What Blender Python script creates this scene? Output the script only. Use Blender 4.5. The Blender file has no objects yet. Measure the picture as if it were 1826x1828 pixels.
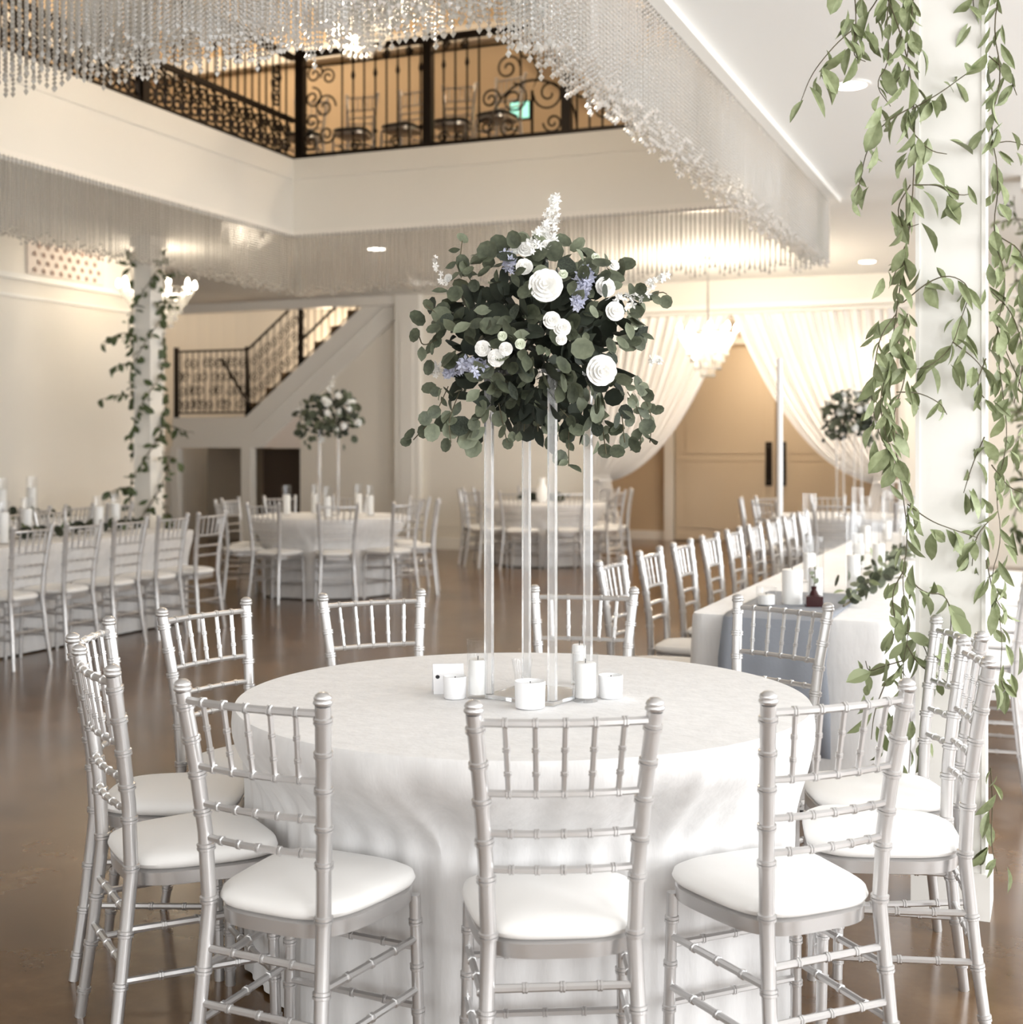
import bpy, math, random
from mathutils import Vector, Matrix, Euler
random.seed(7)
PI = math.pi
C = bpy.context.scene.collection
sc = bpy.context.scene

# ------------------------------------------------------------------ camera
F, HZ, CX, HC = 2400.0, 800.0, 913.0, 1.425      # focal px, horizon row, centre column, eye height
TH = math.radians(22.0)
CT, ST = math.cos(TH), math.sin(TH)
def RM(X, D):                                     # camera-ground (right, ahead) -> room x, y
    return (X*CT - D*ST, X*ST + D*CT)
def at_d(px, py, D):
    x, y = RM((px-CX)*D/F, D)
    return Vector((x, y, HC + (HZ-py)*D/F))
def at_z(px, py, z):
    return at_d(px, py, F*(HC-z)/(py-HZ))
cam = bpy.data.cameras.new('camera'); camo = bpy.data.objects.new('camera', cam); C.objects.link(camo)
camo.location = (0, 0, HC); camo.rotation_euler = (PI/2, 0, TH)
cam.sensor_fit = 'HORIZONTAL'; cam.sensor_width = 36.0; cam.lens = F/1826*36.0
cam.shift_y = -(914-HZ)/1826
cam.clip_start = .05; cam.clip_end = 100
cam.dof.use_dof = True; cam.dof.focus_distance = 3.5; cam.dof.aperture_fstop = 3.6
sc.camera = camo

# ------------------------------------------------------------------ world, lights, exposure
w = bpy.data.worlds.new('World'); sc.world = w; w.use_nodes = True
w.node_tree.nodes['Background'].inputs[0].default_value = (.86, .93, 1, 1)
w.node_tree.nodes['Background'].inputs[1].default_value = 1.0
sc.view_settings.view_transform = 'Standard'; sc.view_settings.look = 'None'
sc.view_settings.gamma = 1; sc.view_settings.use_curve_mapping = False
sc.view_settings.exposure = 1.12
def area(name, loc, rot, sx, sy, e, col):
    l = bpy.data.lights.new(name, 'AREA'); l.shape = 'RECTANGLE'; l.size = sx; l.size_y = sy
    l.energy = e; l.color = col
    o = bpy.data.objects.new(name, l); C.objects.link(o); o.location = loc; o.rotation_euler = rot
    return o
def point(name, loc, e, col, r=.12):
    l = bpy.data.lights.new(name, 'POINT'); l.energy = e; l.color = col; l.shadow_soft_size = r
    o = bpy.data.objects.new(name, l); C.objects.link(o); o.location = loc
    return o
DAY = (.955, .98, 1.0); WARM = (1.0, .78, .54); WARM2 = (1.0, .84, .64)
XR, YB = 4.2, -3.4                                # right wall, back wall behind the camera
WIN_R = [(-1.2, 2.4), (2.2, 2.4), (5.6, 2.4), (9.0, 2.4), (12.4, 2.4)]
WIN_B = [(-6.0, 2.6), (-2.2, 2.6), (1.6, 2.6)]
for y, wd in WIN_R:
    area('window_daylight', (XR-.10, y, 1.75), (0, PI/2, 0), 2.5, wd, 84, DAY)
for x, wd in WIN_B:
    area('window_daylight', (x, YB+.10, 1.75), (PI/2, 0, 0), wd, 2.5, 24, DAY)

# ------------------------------------------------------------------ materials
def mat(name, col, rough=.6, metal=0, noise=0, nscale=8, col2=None, trans=0, ior=1.45, emit=None, estr=0,
        bump=0, bscale=200, spec=.5, sheen=0, sss=0, stretch=None, detail=4):
    m = bpy.data.materials.new(name); m.use_nodes = True
    nt = m.node_tree; b = nt.nodes['Principled BSDF']
    b.inputs['Base Color'].default_value = (*col, 1)
    b.inputs['Roughness'].default_value = rough; b.inputs['Metallic'].default_value = metal
    b.inputs['Transmission Weight'].default_value = trans; b.inputs['IOR'].default_value = ior
    b.inputs['Specular IOR Level'].default_value = spec
    b.inputs['Sheen Weight'].default_value = sheen
    if emit:
        b.inputs['Emission Color'].default_value = (*emit, 1); b.inputs['Emission Strength'].default_value = estr
    tc = nt.nodes.new('ShaderNodeTexCoord'); src = tc.outputs['Object']
    if stretch:
        mp = nt.nodes.new('ShaderNodeMapping'); mp.inputs['Scale'].default_value = stretch
        nt.links.new(src, mp.inputs['Vector']); src = mp.outputs['Vector']
    if col2:
        n = nt.nodes.new('ShaderNodeTexNoise'); n.inputs['Scale'].default_value = nscale; n.inputs['Detail'].default_value = detail
        r = nt.nodes.new('ShaderNodeValToRGB')
        r.color_ramp.elements[0].position = .32; r.color_ramp.elements[1].position = .68
        r.color_ramp.elements[0].color = (*col, 1); r.color_ramp.elements[1].color = (*col2, 1)
        nt.links.new(src, n.inputs['Vector']); nt.links.new(n.outputs['Fac'], r.inputs['Fac'])
        nt.links.new(r.outputs['Color'], b.inputs['Base Color'])
    if bump:
        n2 = nt.nodes.new('ShaderNodeTexNoise'); n2.inputs['Scale'].default_value = bscale
        bp = nt.nodes.new('ShaderNodeBump'); bp.inputs['Strength'].default_value = bump; bp.inputs['Distance'].default_value = .004
        nt.links.new(src, n2.inputs['Vector']); nt.links.new(n2.outputs['Fac'], bp.inputs['Height'])
        nt.links.new(bp.outputs['Normal'], b.inputs['Normal'])
    return m
M = {}
M['wall'] = mat('cream wall paint', (.80, .76, .69), .75, bump=.05, bscale=90)
M['ceil'] = mat('white ceiling paint', (.86, .86, .84), .8, bump=.04, bscale=80)
M['trim'] = mat('white trim paint', (.84, .82, .78), .45)
M['fascia'] = mat('pale painted boards', (.80, .79, .75), .6)
M['warmwall'] = mat('wall paint with warm light tint', (.56, .44, .30), .8)  # tan holds the warm lamp light, painted into a cream wall
M['silver'] = mat('silver lacquered wood', (.60, .59, .585), .28, metal=.72)
M['cushion'] = mat('ivory cushion fabric', (.82, .805, .785), .85, bump=.08, bscale=500, sheen=.2)
M['blackpad'] = mat('black seat pad', (.015, .015, .016), .6)
M['cloth'] = mat('white crinkled linen', (.80, .79, .785), .85, col2=(.73, .72, .715), nscale=22, bump=.35, bscale=60, sheen=.2, stretch=(1, 1, .3))
M['runner'] = mat('slate blue runner cloth', (.27, .29, .33), .8, bump=.15, bscale=90)
M['drape'] = mat('sheer ivory drape', (.90, .87, .84), .8, sheen=.2)
M['iron'] = mat('black wrought iron', (.018, .013, .010), .45, metal=.6)
M['acrylic'] = mat('clear acrylic', (1, 1, 1), .04, trans=.82, ior=1.42)
M['glass'] = mat('clear glass', (1, 1, 1), .02, trans=1, ior=1.25)
M['frost'] = mat('frosted white candle glass', (.90, .90, .91), .35)
M['wax'] = mat('white candle wax', (.91, .90, .88), .5)
M['card'] = mat('white card', (.90, .90, .92), .6)
M['ink'] = mat('black ink', (.01, .01, .012), .6)
M['leaf'] = mat('smilax leaf', (.17, .205, .090), .45, col2=(.34, .38, .22), nscale=2.5, spec=.4)
M['leafshade'] = mat('shaded smilax leaf', (.05, .075, .028), .5, col2=(.11, .14, .06), nscale=9)  # same leaf as above, with shade painted in as a darker green
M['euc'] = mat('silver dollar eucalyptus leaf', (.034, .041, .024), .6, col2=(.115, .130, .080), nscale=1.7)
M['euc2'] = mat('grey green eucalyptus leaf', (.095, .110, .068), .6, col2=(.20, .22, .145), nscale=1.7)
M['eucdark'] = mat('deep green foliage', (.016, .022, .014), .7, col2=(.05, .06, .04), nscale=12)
M['stem'] = mat('brown green stem', (.09, .075, .04), .7)
M['petal'] = mat('white petal', (.88, .87, .82), .6, col2=(.92, .91, .89), nscale=20)
M['petalg'] = mat('greenish white petal', (.72, .76, .62), .6)
M['blue'] = mat('lavender blue petal', (.40, .42, .55), .7, col2=(.58, .59, .69), nscale=30)
M['redbox'] = mat('dark red glass', (.035, .005, .005), .25)
M['door'] = mat('beige painted door', (.62, .53, .41), .6)
M['dark'] = mat('dark stained wood', (.05, .032, .022), .5)
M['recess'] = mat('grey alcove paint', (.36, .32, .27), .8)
M['brownchair'] = mat('brown wood', (.30, .19, .10), .5)
M['pole'] = mat('glossy white pole', (.92, .92, .92), .3)
M['bulb'] = mat('lit bulb', (1, .9, .75), .4, emit=(1, .86, .66), estr=12)
M['can'] = mat('lit recessed lens', (1, .95, .9), .4, emit=(1, .93, .84), estr=4)
M['exit'] = mat('lit green sign face', (.3, .6, .48), .4, emit=(.32, .75, .56), estr=.75)
M['tin'] = mat('polished chrome', (.8, .8, .8), .15, metal=1)
M['grille'] = mat('pale patterned panel', (.78, .70, .64), .7)
M['grilled'] = mat('panel rosette', (.42, .32, .27), .7)
M['swag'] = mat('tan swag fabric', (.50, .36, .20), .9)
def crystal_mat():
    m = bpy.data.materials.new('cut glass crystal'); m.use_nodes = True
    nt = m.node_tree; nt.nodes.clear()
    out = nt.nodes.new('ShaderNodeOutputMaterial')
    gl = nt.nodes.new('ShaderNodeBsdfGlossy'); gl.inputs['Roughness'].default_value = .08; gl.inputs['Color'].default_value = (1, 1, 1, 1)
    df = nt.nodes.new('ShaderNodeBsdfDiffuse'); df.inputs['Color'].default_value = (.88, .88, .84, 1)
    tl = nt.nodes.new('ShaderNodeBsdfTranslucent'); tl.inputs['Color'].default_value = (.9, .9, .86, 1)
    tr = nt.nodes.new('ShaderNodeBsdfTransparent')
    a = nt.nodes.new('ShaderNodeMixShader'); a.inputs[0].default_value = .5
    b = nt.nodes.new('ShaderNodeMixShader'); b.inputs[0].default_value = .62
    c = nt.nodes.new('ShaderNodeMixShader'); c.inputs[0].default_value = .18
    L = nt.links.new
    L(df.outputs[0], a.inputs[1]); L(tl.outputs[0], a.inputs[2])
    L(a.outputs[0], b.inputs[1]); L(gl.outputs[0], b.inputs[2])
    L(b.outputs[0], c.inputs[1]); L(tr.outputs[0], c.inputs[2]); L(c.outputs[0], out.inputs['Surface'])
    return m
M['crystal'] = crystal_mat()
def thin_glass():
    m = bpy.data.materials.new('thin clear glass'); m.use_nodes = True
    nt = m.node_tree; nt.nodes.clear(); L = nt.links.new
    out = nt.nodes.new('ShaderNodeOutputMaterial'); gl = nt.nodes.new('ShaderNodeBsdfGlossy'); gl.inputs['Roughness'].default_value = .03
    tr = nt.nodes.new('ShaderNodeBsdfTransparent'); tr.inputs[0].default_value = (.97, .975, .98, 1)
    lw_ = nt.nodes.new('ShaderNodeLayerWeight'); lw_.inputs[0].default_value = .32
    mx = nt.nodes.new('ShaderNodeMixShader')
    pw = nt.nodes.new('ShaderNodeMath'); pw.operation = 'POWER'; pw.inputs[1].default_value = 2.5
    ma = nt.nodes.new('ShaderNodeMath'); ma.operation = 'MULTIPLY_ADD'; ma.inputs[1].default_value = .55; ma.inputs[2].default_value = .06
    L(lw_.outputs['Facing'], pw.inputs[0]); L(pw.outputs[0], ma.inputs[0]); L(ma.outputs[0], mx.inputs[0]); L(tr.outputs[0], mx.inputs[1]); L(gl.outputs[0], mx.inputs[2]); L(mx.outputs[0], out.inputs['Surface'])
    return m
M['glass'] = thin_glass()
def floor_mat():
    m = bpy.data.materials.new('stained polished concrete'); m.use_nodes = True
    nt = m.node_tree; b = nt.nodes['Principled BSDF']; L = nt.links.new
    tc = nt.nodes.new('ShaderNodeTexCoord')
    n = nt.nodes.new('ShaderNodeTexNoise'); n.inputs['Scale'].default_value = 1.3; n.inputs['Detail'].default_value = 9; n.inputs['Roughness'].default_value = .65
    r = nt.nodes.new('ShaderNodeValToRGB')
    e = r.color_ramp.elements
    e[0].position = .30; e[0].color = (.072, .036, .014, 1); e[1].position = .72; e[1].color = (.23, .132, .060, 1)
    x = e.new(.52); x.color = (.132, .071, .029, 1)
    n2 = nt.nodes.new('ShaderNodeTexNoise'); n2.inputs['Scale'].default_value = 5; n2.inputs['Detail'].default_value = 6
    r2 = nt.nodes.new('ShaderNodeValToRGB'); r2.color_ramp.elements[0].color = (.15,)*3+(1,); r2.color_ramp.elements[1].color = (.23,)*3+(1,)
    L(tc.outputs['Object'], n.inputs['Vector']); L(n.outputs['Fac'], r.inputs['Fac']); L(r.outputs['Color'], b.inputs['Base Color'])
    L(tc.outputs['Object'], n2.inputs['Vector']); L(n2.outputs['Fac'], r2.inputs['Fac']); L(r2.outputs['Color'], b.inputs['Roughness'])
    b.inputs['Specular IOR Level'].default_value = .42
    return m
M['floor'] = floor_mat()

# ------------------------------------------------------------------ mesh helpers
class MB:
    def __init__(s): s.v = []; s.f = []
    def box(s, a, b):
        (x0, y0, z0), (x1, y1, z1) = a, b; n = len(s.v)
        s.v += [(x0,y0,z0),(x1,y0,z0),(x1,y1,z0),(x0,y1,z0),(x0,y0,z1),(x1,y0,z1),(x1,y1,z1),(x0,y1,z1)]
        s.f += [tuple(n+i for i in q) for q in ((0,3,2,1),(4,5,6,7),(0,1,5,4),(1,2,6,5),(2,3,7,6),(3,0,4,7))]
        return s
    def prism(s, pts, y0, y1):                    # polygon in x,z extruded along y
        n = len(s.v); k = len(pts)
        s.v += [(x, y0, z) for x, z in pts] + [(x, y1, z) for x, z in pts]
        s.f += [tuple(n+i for i in range(k)), tuple(n+k+i for i in reversed(range(k)))]
        s.f += [(n+i, n+k+i, n+k+(i+1) % k, n+(i+1) % k) for i in range(k)]
        return s
    def tube(s, pts, rad, seg=8, cap=True):
        pts = [Vector(p) for p in pts]; k = len(pts)
        if not hasattr(rad, '__len__'): rad = [rad]*k
        n = len(s.v); ref = None
        for i, p in enumerate(pts):
            t = (pts[min(i+1, k-1)] - pts[max(i-1, 0)])
            if t.length < 1e-9: t = Vector((0, 0, 1))
            t.normalize()
            if ref is None: ref = Vector((1, 0, 0)) if abs(t.x) < .8 else Vector((0, 1, 0))
            a = (ref - t*ref.dot(t)).normalized(); ref = a; b = t.cross(a)
            for j in range(seg):
                q = 2*PI*j/seg
                s.v.append(tuple(p + (a*math.cos(q) + b*math.sin(q))*rad[i]))
        for i in range(k-1):
            for j in range(seg):
                s.f.append((n+i*seg+j, n+i*seg+(j+1) % seg, n+(i+1)*seg+(j+1) % seg, n+(i+1)*seg+j))
        if cap:
            s.f.append(tuple(n+j for j in reversed(range(seg)))); s.f.append(tuple(n+(k-1)*seg+j for j in range(seg)))
        return s
    def lathe(s, prof, seg=20, c=(0, 0, 0), cap=True):      # prof: (r, z)
        n = len(s.v); k = len(prof)
        for r, z in prof:
            for j in range(seg):
                q = 2*PI*j/seg; s.v.append((c[0]+r*math.cos(q), c[1]+r*math.sin(q), c[2]+z))
        for i in range(k-1):
            for j in range(seg):
                s.f.append((n+i*seg+j, n+i*seg+(j+1) % seg, n+(i+1)*seg+(j+1) % seg, n+(i+1)*seg+j))
        if cap: s.f.append(tuple(n+j for j in reversed(range(seg)))); s.f.append(tuple(n+(k-1)*seg+j for j in range(seg)))
        return s
    def octa(s, c, r, h=None):
        n = len(s.v); x, y, z = c; h = h or r
        s.v += [(x+r,y,z),(x,y+r,z),(x-r,y,z),(x,y-r,z),(x,y,z+h),(x,y,z-h)]
        s.f += [tuple(n+i for i in q) for q in ((0,1,4),(1,2,4),(2,3,4),(3,0,4),(1,0,5),(2,1,5),(3,2,5),(0,3,5))]
    def add(s, vs, fs, mtx=None):
        n = len(s.v)
        s.v += [tuple(mtx @ Vector(v)) for v in vs] if mtx else list(vs)
        s.f += [tuple(n+i for i in q) for q in fs]
        return s
    def mesh(s, name, m, smooth=False):
        me = bpy.data.meshes.new(name); me.from_pydata(s.v, [], s.f); me.materials.append(M[m] if isinstance(m, str) else m)
        if smooth: me.shade_smooth(); me.set_sharp_from_angle(angle=math.radians(48))
        me.update(); return me
    def build(s, name, m, parent=None, smooth=False, loc=None):
        return link(name, s.mesh(name, m, smooth), parent, loc)
def link(name, me, parent=None, loc=None, mtx=None):
    o = bpy.data.objects.new(name, me); C.objects.link(o)
    if parent: o.parent = parent
    if loc is not None: o.location = loc
    if mtx is not None: o.matrix_basis = mtx
    return o
def tag(o, label=None, cat=None, group=None, kind=None):
    if label: o['label'] = label
    if cat: o['category'] = cat
    if group: o['group'] = group
    if kind: o['kind'] = kind
    return o
def thing(name, label, cat, loc=(0, 0, 0), rz=0, group=None):
    o = bpy.data.objects.new(name, None); C.objects.link(o); o.empty_display_size = .1
    o.location = loc; o.rotation_euler = (0, 0, rz)
    return tag(o, label, cat, group)
def struct(name, mb, m, parent=None, smooth=False):
    o = mb.build(name, m, parent, smooth)
    if not parent: o['kind'] = 'structure'
    return o

# ------------------------------------------------------------------ room shell
ZC, Z2 = 3.6, 4.34                                # hall ceiling, upper floor
OX0, OX1, OY0, OY1 = -7.2, -1.82, 4.80, 11.86     # opening to the upper floor
XL, YF = -9.9, 17.2                               # left wall, far wall
LY = 13.4                                         # the left wall ends here
EX = -13.4                                        # end of the stair alcove
struct('floor', MB().box((EX-.2, YB-.2, -.2), (XR+.2, 20.6, 0)), 'floor')
cb = MB()
cb.box((EX-.2, YB-.2, ZC), (-8.7, YF-.1, Z2-.02)); cb.box((-8.7, YB-.2, ZC), (OX0, YF+.15, Z2-.02)); cb.box((OX1, YB-.2, ZC), (XR+.2, YF+.15, Z2-.02))
cb.box((OX0, YB-.2, ZC), (OX1, OY0, Z2-.02)); cb.box((OX0, OY1, ZC), (OX1, YF+.15, Z2-.02))
struct('ceiling', cb, 'ceil')
# fascia boards lining the opening, each side its own trim
def fascia(name, a, b, nx, ny):
    # thin lining between a and b (x,y), inward normal nx, ny
    def slab(z0, z1, t, t0=0):
        x0, x1 = sorted((a[0], b[0])); y0, y1 = sorted((a[1], b[1]))
        if nx: x0, x1 = sorted((a[0]+nx*t0, a[0]+nx*t))
        else: y0, y1 = sorted((a[1]+ny*t0, a[1]+ny*t))
        return MB().box((x0, y0, z0), (x1, y1, z1))
    o = struct(name, slab(ZC-.004, Z2-.19, .016, .001), 'fascia')
    slab(Z2-.19, Z2+.02, .030, .001).build('upper_board', 'fascia', o)
    slab(ZC-.02, ZC+.03, .030, .017).build('bottom_bead', 'trim', o)
fascia('trim_1', (OX0, OY0), (OX0, OY1), 1, 0)
fascia('trim_2', (OX1, OY0), (OX1, OY1), -1, 0)
fascia('trim_3', (OX0, OY1), (OX1, OY1), 0, -1)
fascia('trim_4', (OX0, OY0), (OX1, OY0), 0, 1)
t = .075; e = .015
fr = MB()
fr.box((OX0-t-e, OY0-t-e, ZC-.035), (OX0-e, OY1+t+e, ZC)); fr.box((OX1+e, OY0-t-e, ZC-.035), (OX1+t+e, OY1+t+e, ZC))
fr.box((OX0-e, OY0-t-e, ZC-.035), (OX1+e, OY0-e, ZC)); fr.box((OX0-e, OY1+e, ZC-.035), (OX1+e, OY1+t+e, ZC))
struct('trim_5', fr, 'trim')
# walls
wl = struct('wall_left', MB().box((XL-.2, YB, 0), (XL, LY, ZC)), 'wall')
MB().box((XL, YB, 3.16), (XL+.05, LY, 3.22)).build('ledge_moulding', 'trim', wl)
MB().box((XL, YB, 2.98), (XL+.02, LY, 3.01)).build('lower_moulding', 'trim', wl)
gy0, gy1 = 11.05, 12.25
gp = MB().box((XL, gy0, 3.24), (XL+.03, gy1, 3.585)).build('patterned_panel', 'grille', wl)
rm = MB().lathe([(.001, 0), (.022, .004), (.030, .012), (.012, .020), (.001, .022)], 8).mesh('rosette', 'grilled')
for r in range(4):
    for k in range(9):
        yy = gy0+.09+k*.135+(.065 if r % 2 else 0)
        if yy > gy1-.05: continue
        q = link('rosette', rm, gp); q.rotation_euler = (0, PI/2, 0); q.location = (XL+.03, yy, 3.285+r*.085)
struct('baseboard_left', MB().box((XL, YB, 0), (XL+.02, LY, .16)), 'trim')
DX0, DX1, DZ = -5.75, -1.80, 3.12                 # draped opening in the far wall
wf = MB()
wf.box((-8.7, YF, 0), (DX0, YF+.15, ZC)); wf.box((DX1, YF, 0), (XR+.2, YF+.15, ZC)); wf.box((DX0, YF, DZ), (DX1, YF+.15, ZC))
wfo = struct('wall_far', wf, 'wall')
MB().box((-8.69, YF-.12, 0), (-8.31, YF, ZC)).build('pilaster', 'trim', wfo)
MB().box((-8.60, YF-.135, .2), (-8.40, YF-.12, 3.3)).build('pilaster_panel', 'trim', wfo)
MB().box((DX0-.3, YF-.05, DZ+.10), (XR, YF, DZ+.17)).build('cornice', 'trim', wfo)
struct('baseboard_far', MB().box((-8.3, YF-.02, 0), (DX0, YF, .16)), 'trim')
struct('wall_right', MB().box((XR, YB, 0), (XR+.2, YF, ZC)), 'ceil')
struct('wall_back', MB().box((EX-.2, YB-.2, 0), (XR+.2, YB, ZC)), 'ceil')
n = 0
for y, wd in WIN_R:
    n += 1; h = wd/2+.08
    o = struct('window_%d' % n, MB().box((XR-.05, y-h, .42), (XR, y-h+.08, 3.08)).box((XR-.05, y+h-.08, .42), (XR, y+h, 3.08)).box((XR-.05, y-h, .42), (XR, y+h, .50)).box((XR-.05, y-h, 3.0), (XR, y+h, 3.08)), 'trim')
    MB().box((XR-.02, y-h+.08, .5), (XR-.005, y+h-.08, 3.0)).build('pane', 'pole', o)
for x, wd in WIN_B:
    n += 1; h = wd/2+.08
    o = struct('window_%d' % n, MB().box((x-h, YB, .42), (x-h+.08, YB+.05, 3.08)).box((x+h-.08, YB, .42), (x+h, YB+.05, 3.08)).box((x-h, YB, .42), (x+h, YB+.05, .50)).box((x-h, YB, 3.0), (x+h, YB+.05, 3.08)), 'trim')
    MB().box((x-h+.08, YB+.005, .5), (x+h-.08, YB+.02, 3.0)).build('pane', 'pole', o)
# lobby beyond the drapes
lob = struct('wall_lobby', MB().box((-6.9, 20.3, 0), (-.6, 20.45, 3.3)).box((-6.9, YF+.15, 0), (-6.75, 20.3, 3.3)).box((-.75, YF+.15, 0), (-.6, 20.3, 3.3)), 'warmwall')
struct('ceiling_lobby', MB().box((-6.9, YF+.15, 3.3), (-.6, 20.45, 3.4)), 'ceil')
struct('baseboard_lobby', MB().box((-6.75, 20.27, 0), (-5.62, 20.3, .14)), 'trim')
d1 = struct('door_1', MB().box((-5.44, 20.22, .02), (-3.90, 20.27, 2.95)), 'door')
d2 = struct('door_2', MB().box((-3.87, 20.22, .02), (-2.33, 20.27, 2.95)), 'door')
for d, x0, x1, hx in ((d1, -5.44, -3.90, -3.99), (d2, -3.87, -2.33, -3.78)):
    for z0, z1 in ((.20, 1.18), (1.34, 2.80)):
        MB().box((x0+.17, 20.205, z0), (x1-.17, 20.22, z1)).build('panel', 'door', d)
    MB().box((x0+.04, 20.208, 1.225), (x1-.04, 20.22, 1.295)).build('lock_rail', 'door', d)
    hb = MB().tube([(hx, 20.22, .92), (hx, 20.13, .95), (hx, 20.13, 1.43), (hx, 20.22, 1.46)], .028, 8)
    hb.box((hx-.05, 20.20, .86), (hx+.05, 20.22, 1.52)); hb.build('pull_handle', 'iron', d)
struct('trim_6', MB().box((-5.60, 20.16, 0), (-5.46, 20.3, 3.0)).box((-5.60, 20.16, 3.0), (-2.2, 20.3, 3.1)), 'trim')

# stair alcove ------------------------------------------------------
struct('wall_alcove_left', MB().box((EX-.2, LY, 0), (EX, 19.4, 5.6)), 'wall')
struct('wall_alcove_front', MB().box((EX, LY-.2, 0), (XL-.2, LY, ZC)), 'wall')
cv = MB()                                          # curved plaster wall behind the landing
pts = [(EX, 18.2)]
for i in range(9):
    a = PI/2*i/8; pts.append((EX+1.1-1.1*math.cos(a), 18.2+1.0*math.sin(a)))
pts.append((-8.6, 19.2))
nn = len(cv.v)
for x, y in pts: cv.v += [(x, y, 0), (x, y, 5.6), (x-.06, y+.12, 0), (x-.06, y+.12, 5.6)]
for i in range(len(pts)-1):
    a, b = nn+4*i, nn+4*i+4
    cv.f += [(a, b, b+1, a+1), (a+2, a+3, b+3, b+2), (a+1, b+1, b+3, a+3)]
struct('wall_alcove_back', cv, 'wall', smooth=False)
struct('wall_alcove_right', MB().box((-8.7, YF+.15, 0), (-8.5, 19.3, 5.6)), 'wall')
struct('ceiling_alcove', MB().box((EX-.2, YF, 5.6), (-8.4, 19.6, 5.7)), 'ceil')
struct('trim_7', MB().box((EX, YF-.10, ZC-.13), (-8.69, YF+.02, ZC+.02)), 'trim')
LZ, LX0, LX1 = 1.89, -12.55, -11.24               # landing
TOPX, TOPZ = -8.75, 3.885
sl = (TOPZ-LZ)/(TOPX-LX1)
st = thing('staircase', 'cream enclosed staircase rising from a landing with ironwork railing', 'staircase', (LX0, YF, 0))
def sp(pts, y0, y1): return MB().prism([(x-LX0, z) for x, z in pts], y0-YF, y1-YF)
drop = .46
sp([(LX0, LZ-drop), (LX1+.28, LZ-drop), (TOPX, TOPZ-.62), (TOPX, TOPZ), (LX1, LZ), (LX0, LZ)], YF-.02, YF+.10).build('stringer', 'trim', st)
sp([(LX0, LZ-.27), (LX1+.12, LZ-.27), (TOPX, TOPZ-.35), (TOPX, TOPZ-.31), (LX1+.10, LZ-.235), (LX0, LZ-.235)], YF-.035, YF-.02).build('stringer_moulding', 'trim', st)
MB().box((0, .10, LZ-.16), (LX1-LX0, 1.7, LZ)).build('landing', 'brownchair', st)
nst = 9
for k in range(nst):
    x0 = LX1-LX0+k*(TOPX-LX1)/nst; z = LZ+(k+1)*(TOPZ-LZ)/nst
    MB().box((x0, .10, z-.22), (x0+(TOPX-LX1)/nst, 1.35, z)).build('step', 'brownchair', st)
sp([(-10.32, 0), (TOPX, 0), (TOPX, TOPZ-.63), (-10.32, LZ-drop+.53)], YF+.02, YF+.10).build('skirt_wall', 'wall', st)
sp([(LX1+.10, 1.43), (-10.32, 1.43), (-10.32, 1.97)], YF+.03, YF+.09).build('spandrel', 'grille', st)
MB().box((LX1-LX0-.05, -.06, 0), (LX1-LX0+.11, .10, LZ-drop)).build('post', 'trim', st)
MB().box((-.02, -.04, 0), (.10, .10, LZ-drop)).build('post', 'trim', st)
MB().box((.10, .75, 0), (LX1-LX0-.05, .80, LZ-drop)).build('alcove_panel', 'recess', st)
MB().box((LX1-LX0+.11, .30, 0), (2.23, .34, 1.42)).build('cupboard_door', 'dark', st)
# ironwork railing on the stair
def spiral(c, r, turns, a0, axis='x', n=22, flip=1):
    out = []
    for i in range(n+1):
        q = i/n; a = a0+flip*turns*2*PI*q; rr = r*(1-.82*q)
        d, z = rr*math.cos(a), rr*math.sin(a)
        out.append((c[0]+d, c[1], c[2]+z) if axis == 'x' else (c[0], c[1]+d, c[2]+z))
    return out
sr = thing('stair_railing', 'black scrolled iron railing along the landing and stair', 'railing', (LX0, YF, LZ))
RH = 1.03; y0 = .04
MB().box((.0, y0-.03, 0), (.06, y0+.03, RH+.05)).build('newel_post', 'iron', sr)
lw = LX1-LX0
MB().box((lw-.03, y0-.03, -.02), (lw+.03, y0+.03, RH+.03)).build('newel_post', 'iron', sr)
MB().box((0, y0-.02, RH-.03), (lw, y0+.02, RH)).build('top_rail', 'iron', sr)
MB().box((0, y0-.015, .06), (lw, y0+.015, .085)).build('bottom_rail', 'iron', sr)
bm_ = MB().tube([(0, 0, .07), (0, 0, RH-.02)], .009, 6).mesh('baluster', 'iron')
for k in range(1, 12): link('baluster', bm_, sr, (k*lw/12, y0, 0))
scm = MB().tube(spiral((0, 0, 0), .085, 1.6, 0), .008, 5).mesh('scroll', 'iron')
for k in range(1, 12):
    for r_ in range(4):
        if (k*7+r_*3) % 11 in (4, 5): continue
        link('scroll', scm, sr, (k*lw/12+.03*((r_ % 2)*2-1), y0, .20+r_*.21)).rotation_euler = (0, (k+r_)*PI/2, PI*((k+r_) % 2))
TL = TOPX-LX1
MB().tube([(lw, y0, RH-.02), (lw+TL*.93, y0, RH-.02+TL*.93*sl)], .022, 6).build('handrail', 'iron', sr)
MB().tube([(lw, y0, .07), (lw+TL*.93, y0, .07+TL*.93*sl)], .012, 6).build('bottom_rail', 'iron', sr)
for k in range(1, 20):
    q = k/20*TL*.93
    o = link('baluster', bm_, sr, (lw+q, y0, q*sl))
    if k < 9:
        for r_ in range(3): link('scroll', scm, sr, (lw+q, y0, q*sl+.28+r_*.24)).rotation_euler = (0, (k+r_)*PI/2, PI*(k % 2))
MB().box((lw+.89, y0-.03, .89*sl), (lw+.95, y0+.03, .92*sl+RH+.06)).build('newel_post', 'iron', sr)
MB().tube([(lw-.45, y0-.09, .86), (lw-.40, y0-.09, .88), (lw+.06, y0-.09, .22), (lw+.10, y0-.06, .20)], .022, 6).build('lower_handrail', 'iron', sr)
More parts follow.
